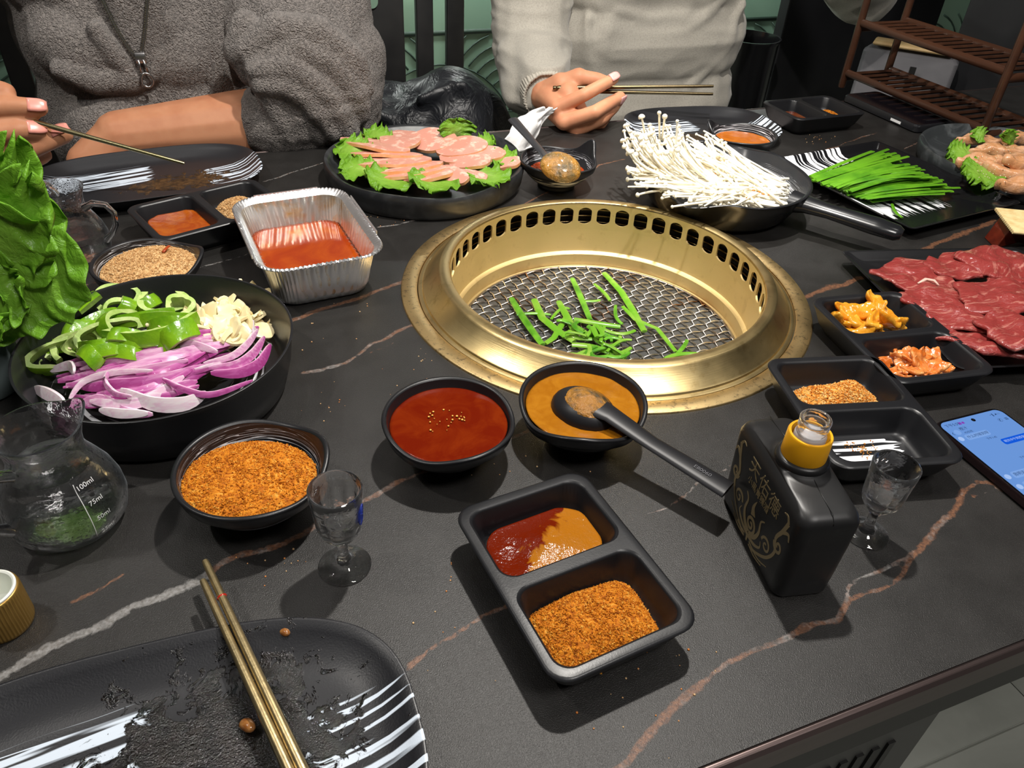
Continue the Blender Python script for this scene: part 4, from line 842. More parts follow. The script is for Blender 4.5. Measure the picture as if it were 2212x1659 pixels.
for i in range(72):
    k = (i+.5)/72; v0 = 748 + 128*k; sag = ro.uniform(-26, 34)
    uL = 120 + 70*abs(k-.35) + ro.uniform(0, 120); uR = 565 - 190*max(0, k-.3)**1.0 - ro.uniform(0, 150)
    if uR - uL < 130: uR = uL + 150
    px = [(uL, v0 + 34*(1-k) + ro.uniform(-10, 14)), ((uL+uR)/2, v0 - 4 - sag*.5 + ro.uniform(-6, 6)), (uR, v0 - 44 + ro.uniform(-14, 12))]
    onion(ppath(px, -.005 + .010*ro.random()), ro.uniform(.0045, .0085), ro.uniform(.0018, .0026), ro.choice((1.0, 1.0, .9, .8, .55, .3)), ro.uniform(.3, 1.1), i)
for px, h_, t_, ti, dz in (([(455, 663), (508, 668), (546, 700), (540, 735), (490, 775), (420, 798)], .0055, .0025, .3, .009), ([(75, 838), (105, 852), (138, 868)], .012, .003, .05, .001), ([(262, 842), (330, 872), (400, 872), (445, 848)], .014, .003, .12, .006), ([(352, 818), (400, 842), (460, 852), (545, 822)], .006, .003, .9, .008), ([(110, 800), (150, 790), (160, 805)], .010, .0025, .12, .004),
                           ([(455, 806), (515, 806), (560, 785), (583, 745)], .011, .003, 1.0, .006), ([(450, 795), (510, 788), (548, 762), (570, 728)], .009, .0028, .7, .008), ([(440, 785), (500, 770), (535, 742), (556, 712)], .007, .0026, .45, .010), ([(300, 745), (360, 738), (420, 745), (470, 760)], .009, .003, .4, .006), ([(150, 862), (180, 825), (240, 806), (330, 800)], .006, .0025, .3, .008), ([(235, 800), (228, 826), (250, 850), (285, 856)], .005, .0022, .6, .009), ([(160, 880), (215, 862), (275, 890), (330, 895)], .010, .003, .6, .003), ([(215, 885), (260, 893), (320, 893)], .009, .0025, .1, .004), ([(180, 838), (240, 833), (330, 825), (440, 790)], .012, .003, 1.0, .003)):
    onion(ppath(px, dz), h_*.78, t_, ti, .5, lab={455: None, 75: 'white onion petal at the far left of the deep plate, away from the pile', 262: 'broad white onion petal at the front of the pile, nearest the rim', 352: 'purple onion strip lying across the front right of the pile', 110: 'pale onion end at the left edge of the pile under the peppers'}.get(px[0][0]) if px[0] != (455, 663) else 'looping pale pink onion strip laid over the garlic slices')
m_pskin = M('green_pepper_skin', (.20, .40, .012), .22, spec=.5, var=((.09, .24, .008), 60, 4, .4, .7), coat=.3, bump=(110, .35, .002, 3)); m_pflesh = M('green_pepper_flesh', (.50, .62, .22), .45, var=((.34, .50, .11), 110, 4, .4, .65), sss=.04, bump=(200, .4, .0015, 3))
m_seed2 = M('pepper_seed', (.75, .66, .42), .5)
def pepper(u, v, dz, R, sx, sy, yaw, tilt, arc, h, tilt2=0., lob=3, seed=0):
    mb = MB(); n = 40 if arc >= 1 else 26; full = arc >= 1; top_o = []; 
    rows = [[] for _ in range(6)]
    for j in range(n):
        t = 2*PI*arc*j/(n if full else n-1); k = 1 + .10*math.cos(lob*t+seed) + .05*math.cos(2*t+seed*2); wl = .0030*(1+.35*math.cos(lob*t+seed+1)**2)
        c_, s_ = math.cos(t), math.sin(t); wz = .0012*math.sin(2*t+seed)
        for row, (dr, z) in zip(rows, ((0, -h/2), (.0008, 0), (0, h/2), (-wl, h/2+.0002), (-wl*1.1, 0), (-wl, -h/2))): row.append(((R*k+dr)*c_*sx, (R*k+dr)*s_*sy, z + wz))
    mb.rings([rows[0], rows[1], rows[2]], 0, full); mb.rings([rows[2], rows[3], rows[4], rows[5], rows[0]], 1, full)
    if not full:
        for e in (0, n-1): mb.add([r[e] for r in rows], [(0, 1, 2, 3, 4, 5)], 1)
    o = mb.build('pepper_slice', [m_pskin, m_pflesh], angle=50); p = pd(u, v, dz); o.location = p; o.rotation_euler = (tilt, tilt2, yaw); o.scale = (1.18, 1.18, 1.12)
    lb = {(252, 648): 'whole green pepper ring at the rear rim of the deep plate, black hole visible', (352, 655): 'wide lobed green pepper ring next to the garlic slices', (388, 668): 'small round green pepper ring beside the garlic, inside the lobed one', (150, 765): 'flattened green pepper ring at the front left, nearest the onions', (215, 682): 'glossy dark green pepper skin piece in the middle rear'}.get((u, v)); return tag(o, lb or 'sliced piece of green pepper in the rear left of the deep plate', 'pepper', None if lb else 'green pepper slices in the deep plate')
PEP = [(252, 648, .016, .0145, 1.05, .85, .1, .62, 1, .010), (352, 655, .009, .0155, 1.2, .9, .1, .30, 1, .011), (388, 668, .012, .0105, 1, 1, .8, .35, 1, .012), (150, 765, .004, .0185, 1.35, .62, .35, .55, 1, .009), (118, 728, .003, .021, 1.4, .5, .85, .75, 1, .008), (215, 682, .012, .017, 1, 1, 2.2, 1.25, .28, .019),
       (330, 712, .010, .026, 1.2, .6, PI+.1, .3, .5, .011), (312, 690, .007, .024, 1.2, .6, PI-.3, .6, .42, .010), (390, 730, .006, .014, 1, 1, 3.6, .9, .35, .014), (235, 730, .006, .017, 1.3, .7, .3, .8, .62, .009), (265, 712, .005, .016, 1.1, .9, 1.2, 1.0, .5, .010), (190, 745, .005, .016, 1.1, .6, -.6, .8, .7, .008), (285, 742, .004, .014, 1, 1, 2.6, 1.1, .4, .010), (205, 775, .003, .012, 1, .8, 2.0, 1.0, .5, .010), (165, 700, .003, .018, 1.2, .7, 1.0, .9, .5, .010), (310, 665, .006, .013, 1, .9, 3.9, .8, .5, .010), (268, 672, .008, .011, 1, 1, 4.4, 1.0, .45, .011), (100, 790, .001, .008, 1, 1, 1, .6, .7, .008), (350, 690, .006, .016, 1.2, .7, 2.9, .5, .45, .010), (240, 765, .003, .013, 1, .8, 3.2, .9, .5, .009), (140, 745, .001, .016, 1.2, .7, 3.6, .7, .6, .009), (305, 735, .003, .017, 1.1, .8, 3.3, .6, .5, .009), (180, 722, .006, .014, 1, .8, 2.7, 1.1, .4, .012), (120, 760, .0, .017, 1.2, .7, 3.4, .7, .6, .009), (170, 752, .002, .016, 1.1, .7, .2, .7, .6, .010), (225, 750, .004, .015, 1.1, .8, 3.0, .7, .5, .010), (255, 690, .006, .016, 1.1, .8, 1.0, .8, .5, .011), (200, 705, .006, .017, 1.1, .8, 3.6, .8, .5, .010), (370, 705, .004, .014, 1, .8, 3.0, .6, .5, .012), (275, 765, .001, .012, 1, .8, 3.0, .8, .5, .010), (365, 748, .001, .010, 1, .8, 3.0, .8, .5, .010), (335, 745, .003, .009, 1, .8, 2.7, 1.1, .4, .009)]
for i, q in enumerate(PEP): pepper(*q, tilt2=.15*math.sin(i*2.1), seed=i*1.3)
sd0 = None
for i, (u, v, dz) in enumerate(((256, 618, .016), (330, 700, .012), (345, 706, .013), (134, 755, .010), (318, 702, .013), (150, 752, .011), (290, 738, .009), (232, 765, .008))):
    if sd0 is None:
        mb = MB(); mb.lathe([(.0001, -.0006), (.0013, -.0004), (.0017, 0), (.0013, .0005), (.0001, .0007)], 10); o = sd0 = mb.build('pepper_seed', m_seed2)
    else: o = dup(sd0)
    o.location = pd(u, v, dz); o.rotation_euler = (.5*i, .3, i); tag(o, 'tiny pale seed among the green pepper slices', 'seed', 'seeds among the green pepper slices')
m_garlic = M('sliced_garlic', (.86, .74, .44), .3, spec=.5, sss=.1, ssr=(.004, .003, .001), var=((.80, .64, .32), 70, 3, .45, .7))
gv = []
for k in range(4):
    L_ = .0115 + .001*k; path = [(x, .0012*math.sin(x*200+k), .0006*math.cos(x*260+k)) for x in np.linspace(-L_, L_, 9)]
    gv.append(slab('garlic_slice', path, lambda t, k=k: (.0088-.0006*k)*max(.05, math.sin(PI*min(1, t**(.75+.1*k))))**.7, .0026, (0, 0, 1), [m_garlic, m_garlic], wave=.0006, seed=k))
rg_ = random.Random(3); GP = []
for i in range(78):
    a_ = rg_.uniform(0, 2*PI); r_ = math.sqrt(rg_.random()); u, v = 502 + 84*r_*math.cos(a_), 684 + 62*r_*math.sin(a_) + .12*84*r_*math.cos(a_)*.3
    GP.append((u, v, r_))
GP.sort(key=lambda q: -q[2])
for i, (u, v, r_) in enumerate(GP):
    o = gv[i] if i < 4 else dup(gv[i % 4]); p = pd(u, v, -.006 + .018*(1-r_)**.7 + rg_.uniform(0, .003))
    o.location = p; o.rotation_euler = (rg_.uniform(-.9, .9), rg_.uniform(-.8, .8), rg_.uniform(0, 6.28)); s_ = rg_.uniform(.85, 1.2); o.scale = (s_, s_, s_)
    tag(o, 'pale garlic slice in the pile on the right of the deep plate', 'garlic', 'garlic slices in the deep plate')
# ---------------------------------------------------------------- enoki mushrooms
m_enoki = M('white_enoki', (.93, .88, .74), .4, spec=.45, sss=.0, ssr=(.004, .003, .002), var=((.90, .80, .58), 20, 2, .5, .75))
re_ = random.Random(11)
def enoki(p0, p1, p2, cap, r):
    mb = MB(); P = bez(p0, p1, p2, 8); mb.tube(P, [r*1.1]+[r]*6+[r*.8], 5)
    if cap:
        t = (P[-1]-P[-2]).normalized(); u = t.orthogonal().normalized(); w_ = t.cross(u); R = []
        for a, z in ((.1, -.25), (.8, -.3), (1, .05), (.85, .5), (.5, .82), (.08, .95)): R.append([P[-1] + (u*math.cos(2*PI*j/9)+w_*math.sin(2*PI*j/9))*cap*a + t*cap*z for j in range(9)])
        mb.rings(R, 0, True, True, True)
    o = mb.build('enoki_mushroom', m_enoki); return tag(o, 'thin white enoki mushroom in the bundle spilling over the skillet', 'mushroom', 'enoki mushrooms in the skillet')
for i in range(285):
    k = re_.random(); roots = at(1705 - 170*re_.random()**1.5 , 385 + 68*k, .775 + .015*re_.random())
    g = i % 10
    if g < 3: tu, tv, tz = re_.uniform(1345, 1475), 268 + 45*re_.random() + (22 if re_.random() < .5 else 0) - .05*(0), .838 - .02*re_.random()
    elif g < 5: tu, tv, tz = re_.uniform(1350, 1440), re_.uniform(330, 405), .803
    elif g < 7: tu, tv, tz = re_.uniform(1455, 1570), re_.uniform(290, 350), .812
    else: tu, tv, tz = re_.uniform(1420, 1600), re_.uniform(350, 448), .790 + .012*re_.random()
    tip = at(tu, tv, tz); mid = roots*.45 + tip*.55 + Vector((0, 0, -.010 if g < 4 else .004)); mid.z = max(mid.z, .785)
    if g < 3: mid = at(tu + re_.uniform(10, 55), re_.uniform(385, 420), .788)
    enoki(roots, mid, tip, re_.uniform(.0020, .0042) if g < 3 else (re_.uniform(.0016, .0031) if re_.random() < .8 else .0012), re_.uniform(.0012, .0017))
for p_ in (((1560, 320, .80), (1605, 345, .80), (1650, 372, .795), 0), ((1425, 412, .796), (1400, 414, .796), (1378, 421, .794), .0030), ((1520, 283, .808), (1555, 300, .805), (1620, 352, .795), 0), ((1450, 360, .81), (1462, 320, .83), (1463, 262, .862), .0022), ((1395, 300, .82), (1390, 270, .845), (1386, 254, .852), .0044), ((1425, 300, .82), (1424, 270, .84), (1424, 244, .866), .0026), ((1430, 300, .82), (1434, 270, .84), (1436, 252, .862), .0034)):
    enoki(at(*p_[0]), at(*p_[1]), at(*p_[2]), p_[3], .0014)
m_speck = M('orange_chilli_speck', (.5, .16, .01), .4); mb = MB()
for u, v in ((1640, 415), (1628, 412), (1648, 420), (1545, 376), (1575, 402), (1612, 428), (1660, 422)):
    p = at(u, v, .7975); s_ = .0022 if u in (1640, 1628, 1648) else .0012; mb.lathe([(.0001, 0), (s_, .0002), (s_*.8, .001), (.0001, .0012)], 7, c=tuple(p))
tag(mb.build('chilli_specks', m_speck), 'orange chilli specks sprinkled on the white enoki', 'spice', None, 'stuff')
# ---------------------------------------------------------------- chives
m_chive = M('green_chive', (.11, .30, .012), .35, spec=.5, var=((.04, .16, .006), 25, 3, .4, .7), coat=.15)
def blade(name, path, w_, flat, mat, label, cat, group, sym=True):
    mb = MB(); L = len(path); mb.tube(path, [w_*(.55+.45*math.sin(PI*(i+.8)/(L+.6))**.4) for i in range(L)], 7, flat=flat); o = mb.build(name, mat, angle=60); return tag(o, label, cat, group)
rc = random.Random(8)
for i in range(92):
    k = (i % 46)/45; lay = i//46
    s_ = at(1748 + 128*k + rc.uniform(-10, 12), 384 + 46*k + rc.uniform(-5, 6), .762 + .012*(1-abs(2*k-1))*rc.random() + .006*lay); e_ = at(1905 + 145*k + rc.uniform(-26, 30), 330 + 86*k + rc.uniform(-9, 9), .763 + .020*(1-abs(2*k-1)*.8)*(.4+.6*rc.random())+ .004*lay)
    mid = (s_+e_)/2 + Vector((rc.uniform(-.004, .004), rc.uniform(-.004, .004), .008*(1-abs(2*k-1))+rc.uniform(0, .004)))
    blade('chive_blade', bez(s_, mid, e_, 8), rc.uniform(.0024, .0040), rc.uniform(.3, .5), m_chive, 'green garlic chive blade in the bundle on the streaked plate', 'chive', 'green chives on the streaked plate')
blade('chive_blade', [at(u, v, .760) for u, v in ((1927, 441), (1931, 453), (1938, 462), (1949, 470))], .0022, .5, m_chive, 'single short green chive piece lying apart on the streaked plate', 'chive', None)
# ---------------------------------------------------------------- scallions on the wire mesh
m_scal = M('grilled_scallion', (.13, .36, .018), .3, spec=.5, var=((.26, .44, .06), 30, 3, .45, .65), coat=.2); m_scal2 = M('grilled_scallion_dark', (.055, .22, .01), .3, spec=.5, var=((.16, .44, .03), 40, 3, .4, .65), coat=.2)
zs = .6955
SC = [([(1105, 645), (1130, 690), (1172, 745)], .0042), ([(1154, 648), (1172, 688), (1205, 715), (1240, 738)], .0046), ([(1207, 652), (1228, 690), (1245, 722)], .0042), ([(1236, 602), (1255, 640), (1275, 692)], .0036), ([(1305, 590), (1342, 630), (1368, 672), (1392, 716)], .0042), ([(1284, 614), (1308, 632), (1318, 650)], .0024), ([(1116, 680), (1150, 674), (1190, 680)], .0022), ([(1178, 742), (1196, 730), (1214, 700), (1222, 686)], .0034), ([(1240, 690), (1290, 700), (1340, 706)], .004), ([(1270, 705), (1300, 725), (1345, 735)], .0036), ([(1235, 745), (1290, 745), (1345, 775)], .0042), ([(1260, 715), (1305, 745), (1350, 775)], .0036), ([(1330, 660), (1325, 690), (1345, 700)], .0022), ([(1345, 662), (1372, 690), (1420, 710), (1460, 760)], .0028), ([(1435, 775), (1465, 760), (1515, 765)], .0026), ([(1462, 765), (1480, 748), (1484, 735)], .0024), ([(1190, 690), (1215, 655), (1230, 668)], .002), ([(1255, 650), (1285, 652), (1296, 648)], .0022)]
rs = random.Random(4)
for i in range(22):
    u, v = rs.uniform(1225, 1350), rs.uniform(700, 772); a_ = rs.uniform(0, PI); l_ = rs.uniform(18, 40); SC.append(([(u-l_*math.cos(a_), v-l_*.6*math.sin(a_)), (u+rs.uniform(-30, 30), v+rs.uniform(-22, 22)), (u+l_*math.cos(a_), v+l_*.6*math.sin(a_))], rs.uniform(.0018, .0034)))
for i, (px, w_) in enumerate(SC):
    q = [at(min(max(u, 1100), 1520), min(v, 778), zs + (.002*(i % 4) + .003 if i > 17 else .001)) for u, v in px]
    path = bez(q[0], q[1]*1.0, q[-1], 10) if len(q) == 3 else [q[0].lerp(q[1], f) for f in (0, .5)] + [q[1].lerp(q[2], f) for f in (0, .5)] + [q[2].lerp(q[-1], f) for f in (0, .5, 1)]
    blade('scallion_piece', path, w_, rs.uniform(.4, .7), m_scal if i % 3 else m_scal2, 'bright green scallion piece grilling on the wire mesh', 'scallion', 'green scallion pieces on the grill mesh')
# ---------------------------------------------------------------- meat, chicken, pickles
def blob(name, loc, rx, ry, rz, thick, mat, seed, rough_=.18, wr=.002, ws=60, tilt=(0, 0), fold=0.):
    r_ = np.random.default_rng(seed); ph = r_.uniform(0, 6.28, 5); n = 44; RR = []
    def sh(t): return 1 + rough_*(.5*math.sin(2*t+ph[0]) + .35*math.sin(3*t+ph[1]) + .3*math.sin(5*t+ph[2]) + .18*math.sin(9*t+ph[3]) + .10*math.sin(14*t+ph[4]))
    for r, z in ((.5, -.5), (.9, -.5), (.99, -.2), (1, .15), (.97, .42), (.9, .52), (.78, .55), (.64, .56), (.5, .56), (.36, .56), (.22, .56), (.09, .56)):
        ring = np.array([(rx*r*sh(2*PI*j/n)*math.cos(2*PI*j/n), ry*r*sh(2*PI*j/n)*math.sin(2*PI*j/n), 0) for j in range(n)])
        ring[:, 2] = z*thick + wr*nz(ring, ws, seed) + wr*.5*nz(ring, ws*2.3, seed+3) + fold*np.abs(ring[:, 0]/rx)**2
        RR.append([tuple(p) for p in ring])
    mb = MB(); mb.rings(RR, 0, True, True, True); o = mb.build(name, mat, loc=loc); o.rotation_euler = (tilt[0], tilt[1], rz); return o
m_beef = M('raw_beef', (.28, .040, .036), .24, spec=.55, var=((.56, .24, .19), 60, 6, .52, .70, 2.6), bump=(150, .7, .004, 5, .5), coat=.4, sss=.06, stretch=(.4, 1, 1))
BEEF = [((1985, 600), .050, .034, -.3, .772, 'raw beef slice at the left end of the plate'), ((2070, 575), .040, .026, -.2, .773, 'raw beef slice at the rear, right of the leftmost one'), ((2160, 570), .046, .034, .5, .778, 'raised raw beef slice at the rear right of the plate'), ((2070, 670), .052, .036, -.5, .777, 'large raw beef slice in the middle front of the plate'), ((2160, 640), .046, .034, -.2, .781, 'raw beef slice right of the middle, lying on top'), ((2130, 735), .044, .026, -.45, .775, 'raw beef slice along the front edge of the plate'), ((2195, 715), .036, .030, -.2, .784, 'raw beef slice at the front right, cut by the frame'), ((2010, 655), .030, .022, -.6, .774, 'small raw beef slice with pale fat beside the pickle dish'), ((2235, 620), .05, .04, .2, .778, 'raw beef slice at the far right end of the plate')]
for i, (p, rx, ry, rz_, z, lb) in enumerate(BEEF):
    tag(blob('beef_slice', at(*p, z), rx, ry, rz_, .005, m_beef, 40+i, .26, .0045, 60), lb, 'beef')
m_fat = M('beef_fat', (.72, .46, .38), .35, sss=.1); 
mb = MB(); mb.tube([at(1983, 612, .7775), at(2000, 603, .779), at(2018, 606, .779), at(2028, 616, .778)], [.001, .0022, .002, .0008], 7, flat=.6)
tag(mb.build('beef_fat', m_fat), 'pale curl of fat on the leftmost raw beef slice', 'fat')
mb = MB(); mb.box((-.011, -.0035, 0), (.011, .0035, .0012), bev=.0005); o = mb.build('white_print_mark', m_ink, loc=at(2092, 557, .7606), rz=-.5); bfpl = [q for q in bpy.data.objects if q.get('label', '').startswith('rectangular black plate of raw')][0]; o.parent = bfpl; o.matrix_parent_inverse = (Matrix.Translation(bfpl.location) @ Matrix.Rotation(BFR, 4, 'Z')).inverted()
m_chick = M('marinated_chicken', (.56, .27, .12), .3, spec=.5, var=((.70, .42, .26), 50, 4, .42, .68, .8), bump=(90, .5, .004, 4), coat=.3, sss=.12)
for i, (u, v, rx, ry, rz_, z, lb) in enumerate(((2120, 305, .030, .013, -.4, .780, 'chicken strip at the rear left of the marbled plate'), (2165, 330, .036, .014, -.5, .788, 'sesame specked chicken strip behind the front lettuce'), (2125, 352, .036, .012, -.35, .785, 'long chicken strip above the front left lettuce'), (2180, 372, .030, .014, -.6, .784, 'chicken piece at the front of the marbled plate'), (2200, 300, .030, .016, -.2, .788, 'chicken piece at the rear right, cut by the frame'), (2215, 350, .034, .018, -.3, .795, 'chicken piece on top at the right frame edge'), (2195, 400, .026, .014, -.5, .782, 'lowest chicken piece at the plate front'))):
    tag(blob('chicken_piece', at(u, v, z), rx, ry, rz_, .013, m_chick, 60+i, .22, .0055, 60), lb, 'chicken')
leaf('lettuce leaf at the left of the chicken on the marbled plate', at(2110, 345, .774), at(2050, 338, .779), .026, (0, -.3, 1), m_leaf, .005, 7, seed=71)
leaf('frilly lettuce leaf along the front of the chicken', at(2150, 360, .772), at(2100, 392, .776), .030, (0, -.3, 1), m_leaf, .005, 8, seed=72)
leaf('upright pale lettuce leaf behind the chicken', at(2180, 310, .785), at(2166, 290, .812), .012, (.2, -1, .3), m_leaf, .004, 4, seed=73)
leaf('small lettuce leaf behind the rear chicken strip', at(2120, 305, .780), at(2100, 288, .793), .014, (.2, -.8, .5), m_leaf, .003, 4, seed=74)
mb = MB(); rq = random.Random(9)
for _ in range(70):
    p = at(rq.uniform(2110, 2212), rq.uniform(312, 385), .7965); mb.lathe([(.0001, -.0006), (.0009, 0), (.0001, .0006)], 6, c=tuple(p))
tag(mb.build('sesame_seeds', m_seed2), 'pale sesame seeds sprinkled on the chicken', 'seed', None, 'stuff')
m_pick = M('orange_pickle', (.70, .27, .012), .22, spec=.5, var=((.80, .42, .05), 40, 4, .4, .7, .6), bump=(90, .4, .003, 3), coat=.3, sss=.1); m_kim = M('kimchi', (.62, .15, .02), .2, spec=.55, var=((.78, .36, .12), 60, 4, .42, .66, .8), bump=(110, .5, .003, 4), coat=.4, sss=.1)
loc, rz, wy, wa, wb = KIM
for i, (x, y, rx, ry, r_, z, tl) in enumerate(((-.024, .010, .013, .008, .6, .014, (.5, .3)), (-.014, .002, .015, .009, -.4, .015, (-.4, .3)), (.002, .010, .015, .009, .2, .016, (.5, -.4)), (.016, .012, .017, .008, -.9, .017, (.3, .5)), (-.004, -.008, .014, .008, .9, .019, (.6, .2)), (.012, -.006, .014, .009, .1, .018, (-.5, .4)), (-.018, -.010, .013, .007, -.2, .013, (.3, -.5)), (.020, -.002, .011, .007, 1.2, .013, (.3, .3)), (-.008, .016, .012, .007, -.6, .019, (.7, 0)))):
    tag(blob('pickle_piece', loc_in(loc, rz, x*1.1, y*1.1+wy, z+.002), rx*1.3, ry*1.3, rz+r_, .0055, m_pick, 80+i, .3, .004, 90, tl, .006), 'glossy orange pickled radish piece in the rear half of the pickle dish', 'pickle', 'orange pickles beside the grill')
rk = random.Random(6)
for i in range(26):
    a_ = rk.uniform(0, 6.28); q = math.sqrt(rk.random()); x, y = .026*q*math.cos(a_)-.004, .017*q*math.sin(a_)
    tag(blob('kimchi_piece', loc_in(loc, rz, x*1.2, y*1.15-wy-.002, .012 + .020*(1-q)), rk.uniform(.008, .015), rk.uniform(.005, .009), rk.uniform(0, 3), .003, m_kim, 100+i, .3, .003, 120, (rk.uniform(-.6, .6), rk.uniform(-.6, .6)), .003), 'orange-red kimchi shred in the front half of the pickle dish', 'kimchi', 'kimchi beside the grill')
# ---------------------------------------------------------------- glassware
def goblet(label, loc, k=1.0):
    g = thing('stemmed_shot_glass', label, 'glass', loc); mb = MB()
    fac = lambda t, r, z, kk: (r*(1 + kk*.05*abs(math.cos(5*t))), z)
    prof = [(.0001, .0012), (.009, .0010), (.0135, .0002), (.0163, 0), (.0170, .0009), (.0160, .0019), (.0115, .0030), (.0068, .0052, .3), (.0042, .0085, 1), (.0033, .0130, 1), (.0032, .0185, 1), (.0040, .0228, 1), (.0062, .0262, 1), (.0092, .0300, 1.2), (.0122, .0350, 1.4), (.0134, .0405, 1.4), (.0139, .0470, 1.3), (.0146, .0545, .9), (.0156, .0610, .2), (.0163, .0685), (.0163, .0700), (.0155, .0706), (.0148, .0698),
            (.0141, .0610), (.0126, .0500), (.0112, .0410), (.0086, .0352), (.0045, .0318), (.0001, .0306)]
    mb.lathe([(r*k, z*k) + tuple(q) for r, z, *q in prof], 60, 0, fac); mb.build('glass_body', m_glass, g, angle=50); return g
G1 = at(745, 1222); goblet('small stemmed glass beside the chilli powder bowl, in front of the red sauce', G1)
G2 = at(1868, 1152); goblet('small stemmed glass to the right of the black bottle', G2, .94)
mb = MB(); mb.lathe([(.0001, .0303), (.0046, .0316), (.0088, .0350), (.0100, .0374), (.0001, .0374)], 40); tag(mb.build('liquor', m_water, loc=G1), 'clear liquor left in the glass beside the chilli powder bowl', 'drink')
mb = MB(); mb.lathe([(.0001, .0283), (.0043, .0296), (.0083, .0328), (.0104, .0384), (.0108, .0400), (.0001, .0400)], 40); tag(mb.build('liquor', m_water, loc=G2), 'clear liquor left in the glass right of the bottle', 'drink')
m_blue = M('blue_glass_print', (.02, .04, .30), .4)
g1 = [o for o in bpy.data.objects if o.get('label', '').startswith('small stemmed glass beside')][0]; mb = MB()
def onglass(a, z): r = np.interp(z, [.040, .047, .0545, .061], [.0142, .0147, .0154, .0160]); return (r*math.cos(a), r*math.sin(a), z)
for k in range(4): mb.tube([onglass(-.55 + (.30-.06*k)*math.cos(t)*.8, .0515 + (.0085-.0019*k)*math.sin(t + .3*k)) for t in np.linspace(0, 2*PI, 22)[:-1]], .00032, 5, closed=True)
mb.tube([onglass(-.55 + .2*math.sin(6*s), .044+.015*s) for s in np.linspace(0, 1, 14)], .0005, 5); mb.build('blue_emblem', m_blue, g1)
def jug(label, loc, spout, handle, level, k=1.0, marks=True):
    g = thing('glass_jug', label, 'jug', loc); mb = MB()
    def fn(t, r, z, kk):
        u = (t-spout+PI) % (2*PI)-PI; e = math.exp(-(u/.35)**2); return r*(1+.20*kk*e), z+.004*kk*e
    o = [(.0001, .0008), (.020, .0006), (.0255, 0), (.0305, .0022), (.0352, .0085), (.0372, .0180), (.0366, .0270), (.0338, .0370), (.0290, .0465), (.0245, .0545), (.0224, .0610), (.0222, .0670, .3), (.0234, .0735, .7), (.0256, .0795, 1), (.0262, .0812, 1)]
    i = [(r-.0016, z+(.0016 if z < .01 else 0), *q) for r, z, *q in o[::-1]]; i[0] = (.0248, .0815, 1); i[-1] = (.0001, .0032); i[-2] = (.019, .0032); i[-3] = (.0245, .0036)
    mb.lathe([(r*k, z*k, *q) for r, z, *q in o + i], 80, 0, fn); mb.build('glass_body', m_glass, g, angle=60)
    h = MB(); c, s = math.cos(handle), math.sin(handle)
    pts = [(.0235, .060), (.033, .0655), (.046, .064), (.0525, .055), (.051, .042), (.044, .031), (.0365, .024)]
    h.tube([Vector((r*c, r*s, z))*k for r, z in pts], [.0052*k, .0042*k, .0038*k, .0036*k, .0036*k, .0040*k, .0052*k], 14, flat=.8); h.build('handle', m_glass, g, angle=60)
    wv = [(q[0], q[1]) for q in i[::-1] if q[1] < level]; wv = [(max(r-.00015, .0001)*k, (z+.0001)*k) for r, z in wv]
    rl = np.interp(level, [q[1] for q in i[::-1]], [q[0] for q in i[::-1]])-.00015
    m2 = MB(); m2.lathe(wv + [(rl*k, level*k), (rl*.5*k, (level-.0003)*k), (.0001, (level-.0003)*k)], 80); m2.build
    return g, m2
def text(body, size, mat, parent=None, M4=None, name='lettering', ext=.00012, align='CENTER', sx=1.0):
    cu = bpy.data.curves.new('t', 'FONT'); cu.body = body; cu.size = size; cu.extrude = ext; cu.align_x = align; cu.align_y = 'CENTER'; cu.resolution_u = 3
    o = bpy.data.objects.new('t', cu); C.objects.link(o); dg = bpy.context.evaluated_depsgraph_get(); dg.update()
    me = bpy.data.meshes.new_from_object(o.evaluated_get(dg)); bpy.data.objects.remove(o); bpy.data.curves.remove(cu)
    me.materials.clear(); me.materials.append(mat); me.name = name; q = bpy.data.objects.new(name, me); C.objects.link(q)
    if parent: q.parent = parent
    if M4 is not None: q.matrix_local = M4
    return q
J1 = Vector((-.131, .433, .75)); J2 = Vector((-.148, .822, .75)); J3 = Vector((-.205, .885, .75))
for (lb, lp, sp_, hd_, lv, k_) in (('glass measuring jug of clear liquor at the front left', J1, .55, -2.45, .052, 1.0), ('glass jug of clear liquor behind the lettuce, handle to the right', J2, 2.6, -.35, .034, .95), ('clear glass jug rim glimpsed behind the second jug', J3, 2.6, -.3, .02, .95)):
    g, wmb = jug(lb, lp, sp_, hd_, lv, k_); o = wmb.build('liquor', m_water, loc=lp, angle=60); tag(o, 'clear liquor inside the ' + {J1.x: 'front left measuring jug', J2.x: 'jug with its handle to the right', J3.x: 'rearmost glass jug'}[lp.x], 'drink')
    if lp is J1:
        th = math.atan2(-.433, .131) + .22
        for tx, z in (('100ml', .0475), ('75ml', .036), ('50ml', .0245), ('25ml', .0125)):
            r = np.interp(z, [.0022, .0085, .018, .027, .037, .0465], [.0305, .0352, .0372, .0366, .0338, .029]) + .0005
            sl = {'100ml': .45, '75ml': .25, '50ml': 0, '25ml': -.2}[tx]; tt_ = th + .22
            Mx = Matrix.Translation((r*math.cos(tt_), r*math.sin(tt_), z)) @ Matrix.Rotation(tt_+PI/2, 4, 'Z') @ Matrix.Rotation(PI/2-sl, 4, 'X')
            text(tx, .0048, m_ink, g, Mx, ext=.00005)
        mk = MB(); mk.tube([((np.interp(z, [.0022, .0085, .018, .027, .037, .0465], [.0305, .0352, .0372, .0366, .0338, .029])+.0004)*math.cos(th), (np.interp(z, [.0022, .0085, .018, .027, .037, .0465], [.0305, .0352, .0372, .0366, .0338, .029])+.0004)*math.sin(th), z) for z in np.linspace(.010, .052, 14)], .00028, 5); mk.build('scale_line', m_ink, g)
